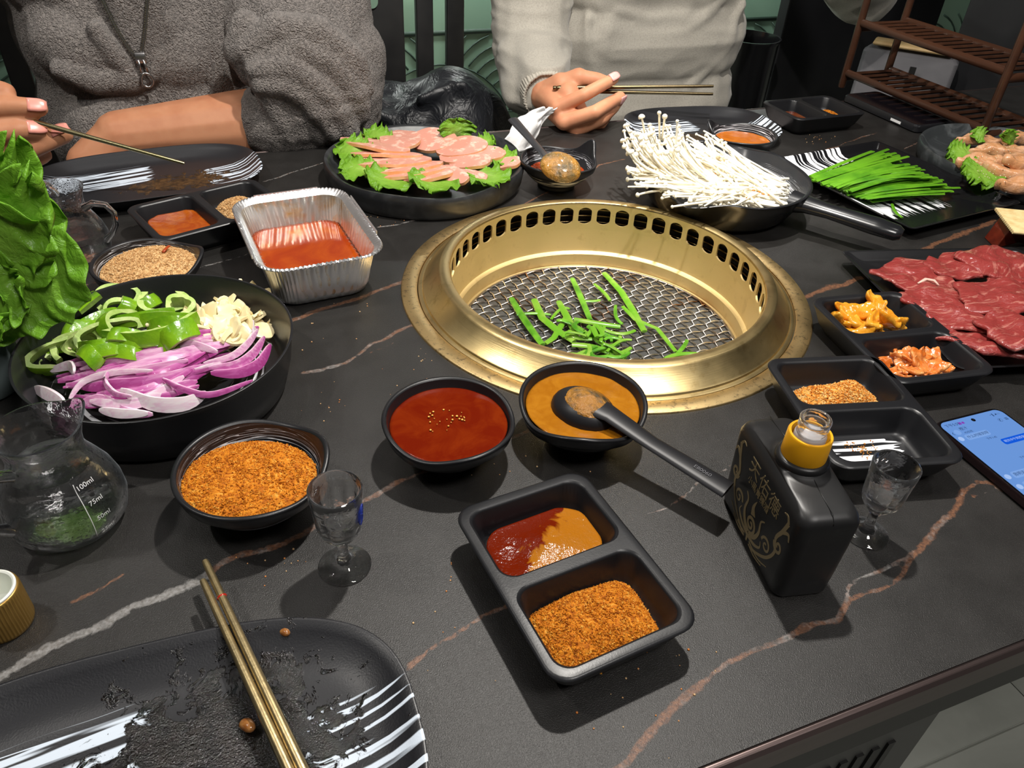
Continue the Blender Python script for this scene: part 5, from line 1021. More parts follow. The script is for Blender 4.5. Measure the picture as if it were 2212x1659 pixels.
d_ = (he-sc0).normalized(); n_ = Vector((0, 0, 1)); n_ = (n_ - d_*n_.dot(d_)).normalized(); y_ = n_.cross(d_); sp_ = [o for o in bpy.data.objects if o.get('label', '').startswith('black melamine spoon lying')][0]
pt_ = sc0.lerp(he, .83) + n_*.0031 - sp_.location; text('E80060', .0046, M('embossed_grey', (.12, .12, .13), .35), sp_, Matrix.Translation(pt_) @ Matrix((d_, y_, n_)).transposed().to_4x4(), 'embossed_lettering', .0001)
# ---------------------------------------------------------------- liquor bottle
bl, br, bb_ = at(1556, 1072), at(1666, 1293), at(1783, 1283)
ex = (br-bl).normalized(); BLX, BDY = (br-bl).length/2+.0035, .0205
cen = (bl+br)/2 + Vector((-ex.y, ex.x, 0))*BDY*.95; BZ = math.atan2(ex.y, ex.x)
bt = thing('liquor_bottle', 'flat matte black liquor bottle with gold flower print and yellow collar', 'bottle', (cen.x, cen.y, .75), BZ); mb = MB()
Rg = [rr(BLX*.90, BDY*.80, .006, 0), rr(BLX*.93, BDY*.88, .007, .0006), rr(BLX*.955, BDY*.93, .008, .0035), rr(BLX*.97, BDY*.96, .008, .02), rr(BLX*.99, BDY*.985, .008, .045), rr(BLX, BDY, .008, .066), rr(BLX-.0012, BDY-.0012, .0085, .0702), rr(BLX-.0036, BDY-.0028, .0088, .0727), rr(BLX-.0085, BDY-.0036, .0100, .0742), rr(BLX*.62, .0168, .0135, .0751), rr(.0235, .01675, .0162, .0759), rr(.0182, .0167, .0166, .0769), rr(.0168, .0166, .0165, .0780)]
mb.rings(Rg, 0, True, True, True); mb.build('bottle_body', m_bottle, bt, angle=50)
mb = MB(); mb.lathe([(.0166, .0776), (.0168, .0800), (.0160, .0818), (.0142, .0824), (.0001, .0824)], 48); mb.build('neck_ring', m_bottle, bt, angle=50)
mb = MB(); mb.lathe([(.0138, .082), (.0140, .083), (.0137, .0985), (.0131, .0995), (.0117, .0995), (.0113, .098), (.0113, .084)], 56); mb.build('yellow_collar', m_yellow, bt, angle=40)
m_frost = M('frosted_neck_liner', (.72, .70, .72), .3, trans=.5)
mb = MB(); mb.lathe([(.0098, .083), (.0098, .0985), (.0092, .1000), (.0084, .1004), (.0001, .099)], 40); mb.build('neck_liner', m_frost, bt, angle=50)
mb = MB(); mb.lathe([(.0090, .0985), (.0092, .1000), (.0086, .1012), (.0088, .1030), (.0094, .1045), (.0094, .1062), (.0086, .1072), (.0094, .1085), (.0096, .1105), (.0090, .1115), (.0078, .1110), (.0072, .1050), (.0072, .0985)], 48); mb.build('glass_mouth', m_glass, bt, angle=60)
mb = MB(); mb.tube([(x, 0, z) for x, z in ((-BLX+.003, .0742), (-.030, .0752), (-.018, .0768))], .0003, 5); mb.build('mould_seam', m_bottle, bt); mb = MB(); mb.tube([(x, 0, z) for x, z in ((.018, .0768), (.030, .0752), (BLX-.005, .0744), (BLX-.0005, .069))], .0003, 5); mb.build('mould_seam', m_bottle, bt)
RXF = Matrix.Rotation(PI/2, 4, 'X')
def face(x, z, rz=0): 
    yy = np.interp(z, [0, .0035, .02, .045, .066], [BDY*.9, BDY*.93, BDY*.96, BDY*.985, BDY]) + .0002
    return Matrix.Translation((x, -yy, z)) @ RXF @ Matrix.Rotation(rz, 4, 'Z')
for i, ch in enumerate('天佑德'): text(ch, .0150, m_goldprint, bt, face(-.013 + .0155*i, .0575-.0008*i))
for i, ch in enumerate('小黑青稞酒'): text(ch, .0066, m_goldprint, bt, face(-.0145 + .0064*i, .0465))
mb = MB()
def vine(pts, w0, w1, n=30):
    q = [Vector((x, 0, z)) for x, z in pts]; out = []
    for i in range(n):
        s = i/(n-1)*(len(q)-1); k = min(int(s), len(q)-2); f = s-k; p0, p1, p2, p3 = q[max(k-1, 0)], q[k], q[k+1], q[min(k+2, len(q)-1)]
        p = .5*((2*p1)+(p2-p0)*f+(2*p0-5*p1+4*p2-p3)*f*f+(3*p1-p0-3*p2+p3)*f**3); p.y = -np.interp(p.z, [0, .0035, .02, .045, .066], [BDY*.9, BDY*.93, BDY*.96, BDY*.985, BDY]); out.append(p)
    for lay in (0,):
        R = []
        for i, p in enumerate(out):
            t_ = (out[min(i+1, n-1)]-out[max(i-1, 0)]).normalized(); sd_ = Vector((t_.z, 0, -t_.x)); w_ = (w0+(w1-w0)*i/(n-1)); R.append([p+sd_*w_, p+sd_*w_+Vector((0, -.00022, 0)), p-sd_*w_+Vector((0, -.00022, 0)), p-sd_*w_])
        mb.rings(R, 0, True, True, True)
def spiral(cx, cz, r0, turns, a0, w, sgn=1): vine([(cx + r0*(1-k/26*.86)*math.cos(a0+sgn*turns*2*PI*k/26), cz + r0*(1-k/26*.86)*math.sin(a0+sgn*turns*2*PI*k/26)) for k in range(27)], w, w*.6, 60)
for sg in (-1, 1):
    vine([(sg*.006, .004), (sg*.016, .009), (sg*.027, .018), (sg*.033, .030), (sg*.030, .040), (sg*.034, .050), (sg*.037, .060)], .0009, .0016); spiral(sg*.0225, .024, .0062, 1.3, (PI if sg > 0 else 0), .0010, -sg); spiral(sg*.0345, .037, .0052, 1.2, (PI if sg > 0 else 0), .0012, sg)
    vine([(sg*.034, .050), (sg*.040, .054), (sg*.0425, .050)], .0015, .0005, 14); vine([(sg*.037, .060), (sg*.034, .064), (sg*.030, .063)], .0012, .0003, 14); vine([(sg*.004, .0045), (sg*.014, .0035), (sg*.024, .006)], .0006, .0003, 14); vine([(sg*.004, .007), (sg*.018, .0065), (sg*.030, .012)], .0006, .0003, 14)
    vine([(sg*.001, .012), (sg*.008, .016), (sg*.0115, .024), (sg*.0105, .033), (sg*.0145, .037)], .0022, .0004, 20); vine([(sg*.001, .010), (sg*.010, .011), (sg*.017, .016), (sg*.016, .021)], .0016, .0003, 20)
spiral(0, .020, .0070, 1.6, -PI/2, .0013); vine([(0, .028), (-.002, .034), (0, .041)], .0030, .0002, 16); vine([(0, .011), (0, .004)], .0016, .0008, 8)
mb.build('flower_print', m_goldprint, bt, smooth=False)
# ---------------------------------------------------------------- phone
ph = thing('smartphone', 'dark smartphone with a glowing blue chat screen at the right edge', 'phone', (.5465, .243, .75), -.01)
m_case = M('purple_black_phone_frame', (.05, .03, .032), .22, .8); m_glassb = M('phone_black_glass', (.004, .004, .005), .08)
def emit(name, col, st):
    m = bpy.data.materials.new(name); m.use_nodes = True; t = NT(m); b = t.n['Principled BSDF']; b.inputs['Base Color'].default_value = (0, 0, 0, 1); b.inputs['Roughness'].default_value = .12
    b.inputs['Emission Color'].default_value = c4(col); b.inputs['Emission Strength'].default_value = st; return m
m_scr = emit('screen_pale_blue', srgb(112, 158, 228), .62); m_bub = emit('screen_lighter_blue', srgb(130, 172, 236), .64); m_blue = emit('screen_strong_blue', srgb(20, 92, 224), .65); m_txt = emit('screen_dark_text', srgb(50, 80, 130), .5); m_txw = emit('screen_white_text', srgb(170, 200, 250), .65); m_pur = emit('screen_purple', srgb(140, 70, 190), .6)
PW, PL = .0362, .0775
mb = MB(); mb.rings([rr(PW-.002, PL-.002, .009, 0), rr(PW, PL, .010, .002), rr(PW, PL, .010, .0072), rr(PW-.0010, PL-.0010, .0095, .0086)], 0, True, True, True); mb.build('phone_body', m_case, ph, angle=40)
mb = MB(); mb.rings([rr(PW-.0011, PL-.0011, .0092, .0082), rr(PW-.0013, PL-.0013, .0090, .0088)], 0, True, False, True); mb.build('front_glass', m_glassb, ph, angle=40)
mb = MB(); mb.add(rr(PW-.0028, PL-.0032, .0065, .0089), [tuple(range(28))]); mb.build('screen', m_scr, ph, smooth=False)
sz = .00895
def panel(name, x0, x1, y0, y1, m, r=.002): 
    mb = MB(); q = rr((x1-x0)/2, (y1-y0)/2, r, sz+.00004, ((x0+x1)/2, (y0+y1)/2)); mb.add(q, [tuple(range(len(q)))]); return mb.build(name, m, ph, smooth=False)
top = PL-.0032
def ptxt(s, x, y, size, m=None, al='LEFT'): return text(s, size, m or m_txt, ph, Matrix.Translation((x, y, sz+.0001)), 'screen_text', .00001, al)
ptxt('下午5:59', -.0300, top-.0052, .0040); panel('status_icon', -.0160, -.0132, top-.0066, top-.0038, m_pur, .0005); panel('status_icon', -.0125, -.0100, top-.0064, top-.0040, m_pur, .0005)
mb = MB(); mb.lathe([(.0001, sz+.0002), (.0019, sz+.0002)], 24, c=(0, top-.0052, 0)); mb.build('camera_hole', m_glassb, ph)
ptxt('◂▮◢▭', .0185, top-.0048, .0034); ptxt('☰', .0270, top-.0125, .0044); ptxt('✆', .0200, top-.0125, .0046); ptxt('‹', -.0315, top-.0135, .0070)
mb = MB(); mb.lathe([(.0001, sz+.0001), (.0030, sz+.0001)], 24, c=(-.0255, top-.0135, 0)); mb.build('avatar', m_bub, ph)
ptxt('橙汁', -.0210, top-.0112, .0040); ptxt('4G在线', -.0205, top-.0158, .0027)
panel('chat_bubble', -.0240, .0005, top-.0240, top-.0178, m_bub); ptxt('什么时候到呀', -.0225, top-.0210, .0037); mb = MB(); mb.lathe([(.0001, sz+.0001), (.0025, sz+.0001)], 20, c=(-.0290, top-.0208, 0)); mb.build('avatar', m_txw, ph)
ptxt('下午1:45', -.0035, top-.0275, .0028, None, 'CENTER'); panel('chat_bubble', .0010, .0300, top-.0375, top-.0308, m_blue); ptxt('明天中午到西安对', .0030, top-.0341, .0031, m_txw)
ptxt('下午2:10', .0035, top-.0530, .0028, None, 'CENTER')
for yy in (.066, .077): panel('chat_bubble', -.0240, .0100, top-yy-.0034, top-yy+.0034, m_bub); mb = MB(); mb.lathe([(.0001, sz+.0001), (.0026, sz+.0001)], 20, c=(-.0290, top-yy, 0)); mb.build('avatar', m_txw, ph)
ptxt('我明天到呀', -.0225, top-.066, .0038); ptxt('好的', -.0225, top-.077, .0038)
# ---------------------------------------------------------------- chopsticks, cap, napkin, slab
def chop(name, label, a, b, r0, r1, mat, group=None, tipn=True):
    mb = MB(); d = Vector(b)-Vector(a); L = d.length; ts = [0, .004/L, .5, 1-.004/L, 1]; mb.tube([Vector(a)+d*t for t in ts], [r0*.85, r0, (r0+r1)/2, r1, r1*.9], 10); o = mb.build(name, mat, angle=50); return tag(o, label, 'chopstick', group)
m_chopg = M('worn_gold_chopstick', (.50, .39, .20), .34, .9, var=((.34, .27, .15), 90, 5, .4, .7), bump=(400, .3, .0004, 4))
a1, a2 = at(443, 1212, .7725), at(438, 1254, .7720); b1, b2 = at(652, 1659, .7700), at(622, 1659, .7700); b1 = a1+(b1-a1)*1.35; b2 = a2+(b2-a2)*1.38; 
chop('chopstick', 'worn gold chopstick lying on the near plate, right one of the pair', a1, b1, .0022, .0034, m_chopg); chop('chopstick', 'worn gold chopstick lying on the near plate, left one of the pair', a2, b2, .0021, .0033, m_chopg)
mb = MB(); q = a1 + (b1-a1)*.155; dd = (b1-a1).normalized(); mb.tube([q-dd*.0010, q, q+dd*.0012], [.0018, .0031, .0018], 10); tag(mb.build('sauce_drop', M('red_sauce_drop', (.4, .02, .01), .15, coat=.5)), 'small red sauce smear on the right near chopstick', 'sauce')
cp = thing('bottle_cap', 'gold ribbed bottle cap standing upside down, white inside, at the left edge', 'bottle cap', at(12, 1345)); m_capg = M('gold_cap', (.40, .24, .06), .32, .7); m_capw = M('white_cap_liner', (.72, .74, .68), .4)
rib = lambda t, r, z, k: (r + (.00035*k if math.cos(t*52) > 0 else -.00015*k), z)
mb = MB(); mb.lathe([(.0001, 0), (.0150, 0), (.0156, .0006), (.0157, .003, 1), (.0157, .0270, 1), (.0157, .0285, 0), (.0152, .0295, 0), (.0146, .0296)], 312, 0, rib); mb.build('cap_shell', m_capg, cp, angle=70)
mb = MB(); mb.lathe([(.0146, .0292), (.0146, .0305), (.0136, .0310), (.0126, .0303), (.0122, .018), (.0118, .012), (.0001, .011)], 64); mb.build('cap_liner', m_capw, cp, angle=50)
# crumpled tissue
nk = at(1120, 315); mb = MB(); nu = nv = 30; V = []; rn = np.random.default_rng(12)
e0, e1 = at(1112, 325), at(1180, 235, .795)
for i in range(nu):
    for j in range(nv):
        u, v = i/(nu-1), j/(nv-1); p = e0*(1-u) + e1*u + Vector((.055*(v-.5)*(1-.3*u), -.01*math.sin(PI*v), 0)); f = nz(np.array([[u*3.2, v*3.2, 2.2]]), 1.0, 4)[0]; g = nz(np.array([[u*6, v*7, 1]]), 1.0, 8)[0]
        p += Vector((.008*g, .012*f, .012*abs(f)+.004*g + .018*math.sin(PI*u)*(.6+.4*math.sin(5*v)))); p.z = max(p.z, .7515); V.append(p)
mb.add(V, [(i*nv+j, i*nv+j+1, (i+1)*nv+j+1, (i+1)*nv+j) for i in range(nu-1) for j in range(nv-1)]); o = mb.build('tissue', m_tissue); so = o.modifiers.new('s', 'SOLIDIFY'); so.thickness = .0012; tag(o, 'crumpled white tissue behind the spoon bowl, by the resting hand', 'tissue')
n2 = at(1648, 268); mb = MB(); mb.box((-.02, -.03, 0), (.02, .03, .0012), bev=.0004); tag(mb.build('tissue', M('pinkish_white_tissue', (.55, .50, .50), .9), loc=n2, rz=.5), 'flat white tissue between the far oblong plate and the far dish', 'tissue')
sl = thing('glossy_slab', 'glossy black flat slab with rounded corners beside the brown rack', 'device', (0, 0, 0)); q4 = [at(1845, 207, .762), at(2056, 280, .762)]
ay = (q4[1]-q4[0]); mid = (q4[0]+q4[1])/2 + Vector((.022, 0, 0)); sl.location = (mid.x-.012, mid.y+.02, .75); sl.rotation_euler.z = .02
m_gl2 = M('mirror_black_glass', (.006, .005, .007), .05, spec=.8); mb = MB(); mb.rings([rr(.036, .083, .008, 0), rr(.039, .086, .009, .002), rr(.039, .086, .009, .010), rr(.037, .084, .009, .0125), rr(.035, .082, .008, .0126)], 0, True, True, False); mb.build('slab_case', m_black, sl, angle=40)
mb = MB(); mb.add(rr(.035, .082, .008, .0126), [tuple(range(28))]); mb.build('glass_face', m_gl2, sl, smooth=False)
mb = MB(); mb.box((-.0394, -.052, .004), (-.0388, -.030, .008)); mb.build('white_mark', m_ink, sl, smooth=False)
# bamboo mat and red-brown wooden piece at the right edge
mt = thing('bamboo_mat', 'pale bamboo stick mat at the right edge, above the raw beef', 'mat', at(2150, 452, .785), -.55); k = 0
for i in range(16):
    mb = MB(); mb.tube([(0, -.0042*i, 0), (.11, -.0042*i, .002)], .0021, 7); mb.build('stick', m_bamboo, mt, angle=60)
wd = thing('wooden_stand', 'glossy red-brown carved wooden stand holding the bamboo mat', 'stand', at(2140, 522), -.42)
mb = MB(); prof = [(-.004, 0), (.005, .034), (.022, .030), (.040, .020), (.13, .016), (.13, .003), (.045, .002), (.03, .008), (.02, .010)]; A_ = [(x, -.020, z) for x, z in prof]; B_ = [(x, .010, z) for x, z in prof]
mb.rings([A_, B_], 0, True, True, True); o = mb.build('carved_block', m_redwood, wd, angle=30); bv = o.modifiers.new('b', 'BEVEL'); bv.width = .0012; bv.segments = 2
# ---------------------------------------------------------------- lettuce bunch in a frosted cup, black box
LC = at(-28, 838); cup = thing('frosted_cup', 'frosted grey-green cup holding a bunch of lettuce at the left edge', 'cup', LC)
m_cup = M('frosted_grey_green_plastic', (.20, .25, .25), .3, trans=.35, spec=.5); mb = MB(); mb.lathe([(.0001, 0), (.024, 0), (.0275, .003), (.030, .02), (.0335, .062), (.0345, .088), (.0335, .0885), (.032, .062), (.0285, .02), (.026, .005), (.0001, .004)], 64); mb.build('cup_body', m_cup, cup, angle=50)
cb = LC + Vector((0, 0, .05)); yy = LC.y
BL = [((112, 488), -.012, .056, 'large green lettuce leaf reaching right towards the glass jug'), ((18, 305), .0, .034, 'tallest lettuce leaf of the bunch, cut by the left frame edge'), ((50, 372), -.016, .034, 'ruffled lettuce leaf with a hole-like curl near the top of the bunch'), ((40, 585), -.03, .034, 'lower right lettuce leaf drooping towards the pepper plate'), ((22, 668), -.036, .030, 'lowest drooping lettuce leaf over the cup rim'), ((70, 415), .012, .036, 'lettuce leaf at the back of the bunch, by the jug rim'), ((-40, 430), -.02, .05, 'broad lettuce leaf at the left, mostly outside the picture')]
for i, ((u, v), dy, wd_, lb) in enumerate(BL):
    tp = dp(u, v, yy+dy); leaf(lb, cb + Vector((.004*(i-3), .003*(i % 3-1), 0 if v < 540 else .028)), tp, wd_, (.25, -1, .45), m_leafd, ruffle=.0046, freq=3.6, cup=.14, arch=.012, seed=90+i, nu=70, nv=41)
bx = at(36, 636); mb = MB(); mb.box((-.16, 0, 0), (.0, .10, .072), bev=.004); e1 = at(102, 608) - at(32, 640); o = mb.build('black_box', m_black, loc=at(102, 608), rz=math.atan2(e1.y, e1.x)); tag(o, 'plain black box behind the lettuce cup, beside the glass jug', 'box')
# crumbs on the table
mb = MB(); rb = random.Random(2)
for (u, v, su, sv, n) in ((940, 770, 60, 40, 12), (730, 690, 90, 60, 10), (840, 470, 40, 16, 14), (900, 830, 120, 60, 12), (700, 870, 90, 60, 12), (1500, 1420, 60, 60, 6), (600, 1210, 80, 40, 12), (1760, 300, 50, 18, 16), (1170, 1020, 120, 30, 8), (540, 840, 60, 40, 10), (1350, 1500, 260, 110, 16), (950, 1300, 120, 120, 10)):
    for _ in range(n):
        p = at(u+rb.gauss(0, su*.5), v+rb.gauss(0, sv*.5)); s_ = rb.uniform(.0003, .0009)
        if math.hypot(p.x-GX, p.y-GY) < .215: continue
        mb.lathe([(.0001, 0), (s_, .0002), (s_*.7, s_), (.0001, s_*1.1)], 6, c=tuple(p))
tag(mb.build('crumbs', M('pale_orange_crumbs', (.62, .42, .22), .6, var=((.6, .2, .04), 40, 2, .45, .6))), 'tiny pale and orange crumbs scattered over the table', 'crumbs', None, 'stuff')
# ---------------------------------------------------------------- furniture behind the table
rk_ = thing('plate_rack', 'brown bamboo two-tier slatted rack standing at the far right of the table', 'rack', (0, 0, 0))
RX0, RX1, RY0, RY1 = 1.118, 1.218, .835, 1.150
def bar(name, a, b, w_=.006, h_=.007, m=None, par=None):
    a, b = Vector(a), Vector(b); mb = MB(); mb.tube([a, a.lerp(b, .02), a.lerp(b, .98), b], [w_*.9, w_, w_, w_*.9], 8, flat=h_/w_); return mb.build(name, m or m_wood, par or rk_, angle=50)
for x in (RX0, RX1):
    for y in (RY0, RY1): bar('leg', (x, y, .7505), (x, y, .955), .0062)
for z in (.777, .862):
    for x in (RX0, RX1): bar('rail', (x, RY0, z), (x, RY1, z), .0055, .0065)
    for i in range(15): y = RY0 + .012 + (RY1-RY0-.024)*i/14; bar('slat', (RX0, y, z), (RX1, y, z), .0042, .0032)
for z in (.768, .853, .94):
    for y in (RY0, RY1): bar('cross_bar', (RX0, y, z), (RX1, y, z), .0055, .007)
gc = thing('grey_chair', 'grey padded chair back with pale wooden top edge behind the brown rack', 'chair', (0, 0, 0)); m_greyf = M('grey_upholstery', (.15, .145, .155), .8, bump=(400, .3, .001), var=((.11, .108, .115), 8, 3, .4, .7))
A_, B_ = dp(1895, 75, 1.42), dp(2050, 128, 1.30); d_ = (B_-A_); rz_ = math.atan2(d_.y, d_.x); L_ = d_.length
gc.location = (A_.x, A_.y, 0); gc.rotation_euler.z = rz_; zt_ = (A_.z+B_.z)/2
mb = MB(); mb.box((-.02, .0, .40), (L_+.02, .05, zt_-.012), bev=.012); mb.build('back_cushion', m_greyf, gc, angle=50)
mb = MB(); mb.box((-.004, -.004, zt_-.008), (L_+.004, .054, zt_+.0), bev=.003); mb.build('top_edge', m_palewood, gc, angle=50)
mb = MB(); mb.box((L_*.55, -.003, .45), (L_*.63, .0005, zt_-.04)); mb.build('dark_strap', m_apron, gc, smooth=False)
for x in (.0, L_-.02):
    mb = MB(); mb.box((x, .01, 0), (x+.025, .04, .42), bev=.003); mb.build('leg', m_chair, gc, angle=50)
# dark partition boards and bin
def board(name, label, u0, u1, y0, y1, z0, z1, cat='partition'):
    a, b = dp(u0, 150, y0), dp(u1, 150, y1); d_ = Vector((b.x-a.x, b.y-a.y, 0)); t_ = thing(name, label, cat, (a.x, a.y, 0), math.atan2(d_.y, d_.x)); mb = MB(); mb.box((0, 0, z0), (d_.length, .03, z1), bev=.004); mb.build('board', m_dark, t_, angle=50); return t_
board('dark_partition', 'tall dark partition board between the beige sweater and the rack', 1672, 1990, 1.62, 1.75, 0, 1.5); board('dark_partition', 'dark partition board behind the right end of the rack', 2040, 2420, 1.36, 1.05, 0, 1.5)
c_ = dp(1612, 120, 1.55); bn = thing('waste_bin', 'black cylindrical bin behind the person in the beige sweater', 'bin', (c_.x, c_.y, 0)); zt_ = dp(1615, 92, 1.50).z
mb = MB(); mb.lathe([(.0001, .0), (.055, 0), (.066, zt_-.01), (.070, zt_-.004), (.070, zt_), (.066, zt_), (.062, zt_-.02), (.052, .02), (.0001, .02)], 48); mb.build('bin_body', m_gloss, bn, angle=50)
# black slatted chair behind the diners and the jacket on it
ch = thing('slat_back_chair', 'black wooden chair with broad vertical back slats between the two diners', 'chair', (0, 0, 0)); YC = 1.62
def slat(name, u0, u1, y=YC, z0=.42, z1=1.05):
    a, b = dp(u0, 120, y), dp(u1, 120, y); mb = MB(); mb.box((a.x, y, z0), (b.x, y+.018, z1), bev=.004); return mb.build(name, m_chair, ch, angle=50)
slat('back_slat', 742, 876); slat('back_slat', 902, 938); slat('back_slat', 966, 1003)
a, b = dp(735, 120, YC), dp(1006, 120, YC)
mb = MB(); mb.box((a.x-.16, YC-.002, 1.0), (b.x, YC+.022, 1.06), bev=.006); mb.build('top_rail', m_chair, ch, angle=50)
mb = MB(); mb.box((a.x-.16, YC-.40, .41), (b.x+.03, YC+.02, .45), bev=.01); mb.build('seat', m_chair, ch, angle=50)
for x in (a.x-.15, b.x-.01):
    for y in (YC-.38, YC): mb = MB(); mb.box((x, y, 0), (x+.03, y+.03, .42), bev=.004); mb.build('leg', m_chair, ch, angle=50)
tg = dp(790, 8, YC-.01); mb = MB(); q = rr(.045, .03, .012, 0); mb.rings([[(x, 0, y) for x, y, _ in q], [(x, .004, y) for x, y, _ in q]], 0, True, True, True); o = mb.build('green_tag', m_wallg, ch, loc=(tg.x-.02, YC-.006, tg.z+.02), smooth=False)
def chair_copy(dx):
    r = ch.copy(); C.objects.link(r); r.location.x += dx
    for c in list(ch.children): k = c.copy(); C.objects.link(k); k.parent = r
    return r
ch2 = chair_copy(dp(70, 150, YC).x - b.x); ch2['label'] = 'black slatted chair behind the person in grey fleece, at the left frame edge'
pts = [(770, 215), (810, 205), (850, 225), (900, 235), (950, 205), (985, 195), (1020, 225), (1040, 270), (1000, 270), (930, 265), (860, 265), (800, 260)]
caps = []
for (u, v, y, r) in ((790, 215, 1.45, .05), (850, 240, 1.42, .055), (915, 240, 1.38, .06), (975, 235, 1.36, .075), (1020, 265, 1.35, .07), (985, 300, 1.34, .09), (900, 300, 1.36, .08), (820, 280, 1.4, .07)):
    p = dp(u, v, y); caps.append((p, p + Vector((.02, .02, -.03)), r, r))
for (u0, v0, u1, v1, y, r) in ((955, 195, 935, 260, 1.315, .012), (1000, 180, 1050, 265, 1.30, .010), (880, 235, 900, 280, 1.33, .010), (800, 215, 870, 238, 1.36, .012), (905, 215, 985, 178, 1.31, .010), (820, 250, 880, 262, 1.33, .012)):
    caps.append((dp(u0, v0, y), dp(u1, v1, y), r, r*.8))
jk = organic('jacket', caps, .009, m_nylon, 5); tag(jk, 'crumpled black nylon jacket draped on the chair between the diners', 'jacket')
# ---------------------------------------------------------------- people
def nail(par, p, q, r, mat, up, k=.55):
    """fingernail seated on the fingertip: p = tip joint, q = tip end, up = the back of the finger"""
    d = (Vector(q)-Vector(p)).normalized(); u = Vector(up); u = (u-d*u.dot(d)).normalized(); s = d.cross(u); mb = MB(); R = []
    for i in range(7):
        f = -1+2*i/6; w_ = r*.72*(1-.35*max(0, f)**2); x = f*r*.95; R.append([Vector(q) + d*(x - r*.15) + s*(w_*g) + u*(r*(.90 + .10*(1-g*g)) - r*.12*f*f*(1 if f > 0 else .2)) for g in (-1, -.6, 0, .6, 1)])
    mb.rings(R, 0, False); o = mb.build('fingernail', mat, par); so = o.modifiers.new('s', 'SOLIDIFY'); so.thickness = .0012; so.offset = 0; return o
def finger(joints, rads): return [(joints[i], joints[i+1], rads[i], rads[i+1]) for i in range(len(joints)-1)]
# person in the grey fleece -------------------------------------------------
Sh_L, Sh_R = Vector((.17, 1.34, 1.12)), Vector((-.27, 1.36, 1.12)); El_L = dp(640, 258, 1.140); Wr_L = dp(262, 296, 1.125)
body = [((-.05, 1.36, .50), (-.05, 1.36, .80), .12, .13), ((-.05, 1.36, .80), (-.05, 1.37, 1.10), .13, .13), ((-.20, 1.37, 1.12), (.10, 1.37, 1.12), .07, .07), ((-.05, 1.37, 1.12), (-.05, 1.36, 1.26), .055, .05), ((-.05, 1.35, 1.34), (-.05, 1.33, 1.42), .078, .085)]
armL = [(Sh_L, El_L, .050, .048), (El_L, El_L.lerp(Wr_L, .35), .050, .046), (El_L.lerp(Wr_L, .35), El_L.lerp(Wr_L, .8), .046, .0375), (El_L.lerp(Wr_L, .8), Wr_L, .0375, .034)]
kn = dp(190, 352, 1.115)
handL = [(Wr_L, kn, .032, .026), (Wr_L + Vector((.0, -.01, -.005)), kn + Vector((.0, -.012, -.006)), .024, .019)]
for i in range(4):
    b0 = kn + Vector((-.012+.004*i, .016-.016*i, -.004)); handL += finger([b0, b0+Vector((-.018, .0, -.032)), b0+Vector((-.026, .0, -.052)), b0+Vector((-.026, .006, -.070))], [.0105, .0095, .009, .0078])
handL += finger([Wr_L+Vector((-.01, -.008, -.004)), kn+Vector((.012, -.012, -.012)), kn+Vector((-.0, -.012, -.045))], [.013, .011, .009])
HY = .985
D1 = lambda u, v, dy=0: dp(u, v, HY+dy)
i_ = [D1(-75, 262, .02), D1(-10, 232, -.004), D1(42, 230, -.004), D1(84, 233, -.002)]; th_ = [D1(-60, 205, .03), D1(-15, 195, .02), D1(12, 200, .012)]
m_ = [D1(-80, 290, .0), D1(-20, 292, -.016), D1(40, 280, -.012), D1(80, 282, -.006)]; r_ = [D1(-70, 330, .0), D1(0, 345, -.012), D1(70, 318, -.004), D1(138, 290, .004)]; p_ = [D1(-70, 365, .004), D1(-10, 378, 0), D1(50, 358, .004), D1(95, 335, .012)]
wrR = D1(-190, 330, .05)
handR = finger(i_, [.0125, .0112, .0108, .0098]) + finger(th_, [.014, .0125, .0112]) + finger(m_, [.0125, .0115, .0112, .0100]) + finger(r_, [.0130, .0120, .0118, .0105]) + finger(p_, [.011, .0105, .010, .009])
for q in (i_[0], m_[0], r_[0], p_[0], th_[0]): handR.append((wrR, q, .024, .0125))
El_R = Vector((-.40, 1.16, .80)); handR += [(wrR, El_R, .026, .040), (El_R, Sh_R, .042, .048)]
p1 = organic('person', body + armL + handL + handR, .0032, m_skin, 4); tag(p1, 'person in a grey fleece with rolled sleeve, resting a bare forearm on the table', 'person')
nail(p1, i_[2], i_[3], .0098, m_nail, (.1, -.8, .6)); nail(p1, m_[2], m_[3], .0100, m_nail, (.7, -.5, .5)); nail(p1, r_[2], r_[3], .0105, m_nail, (.3, -.3, .9))
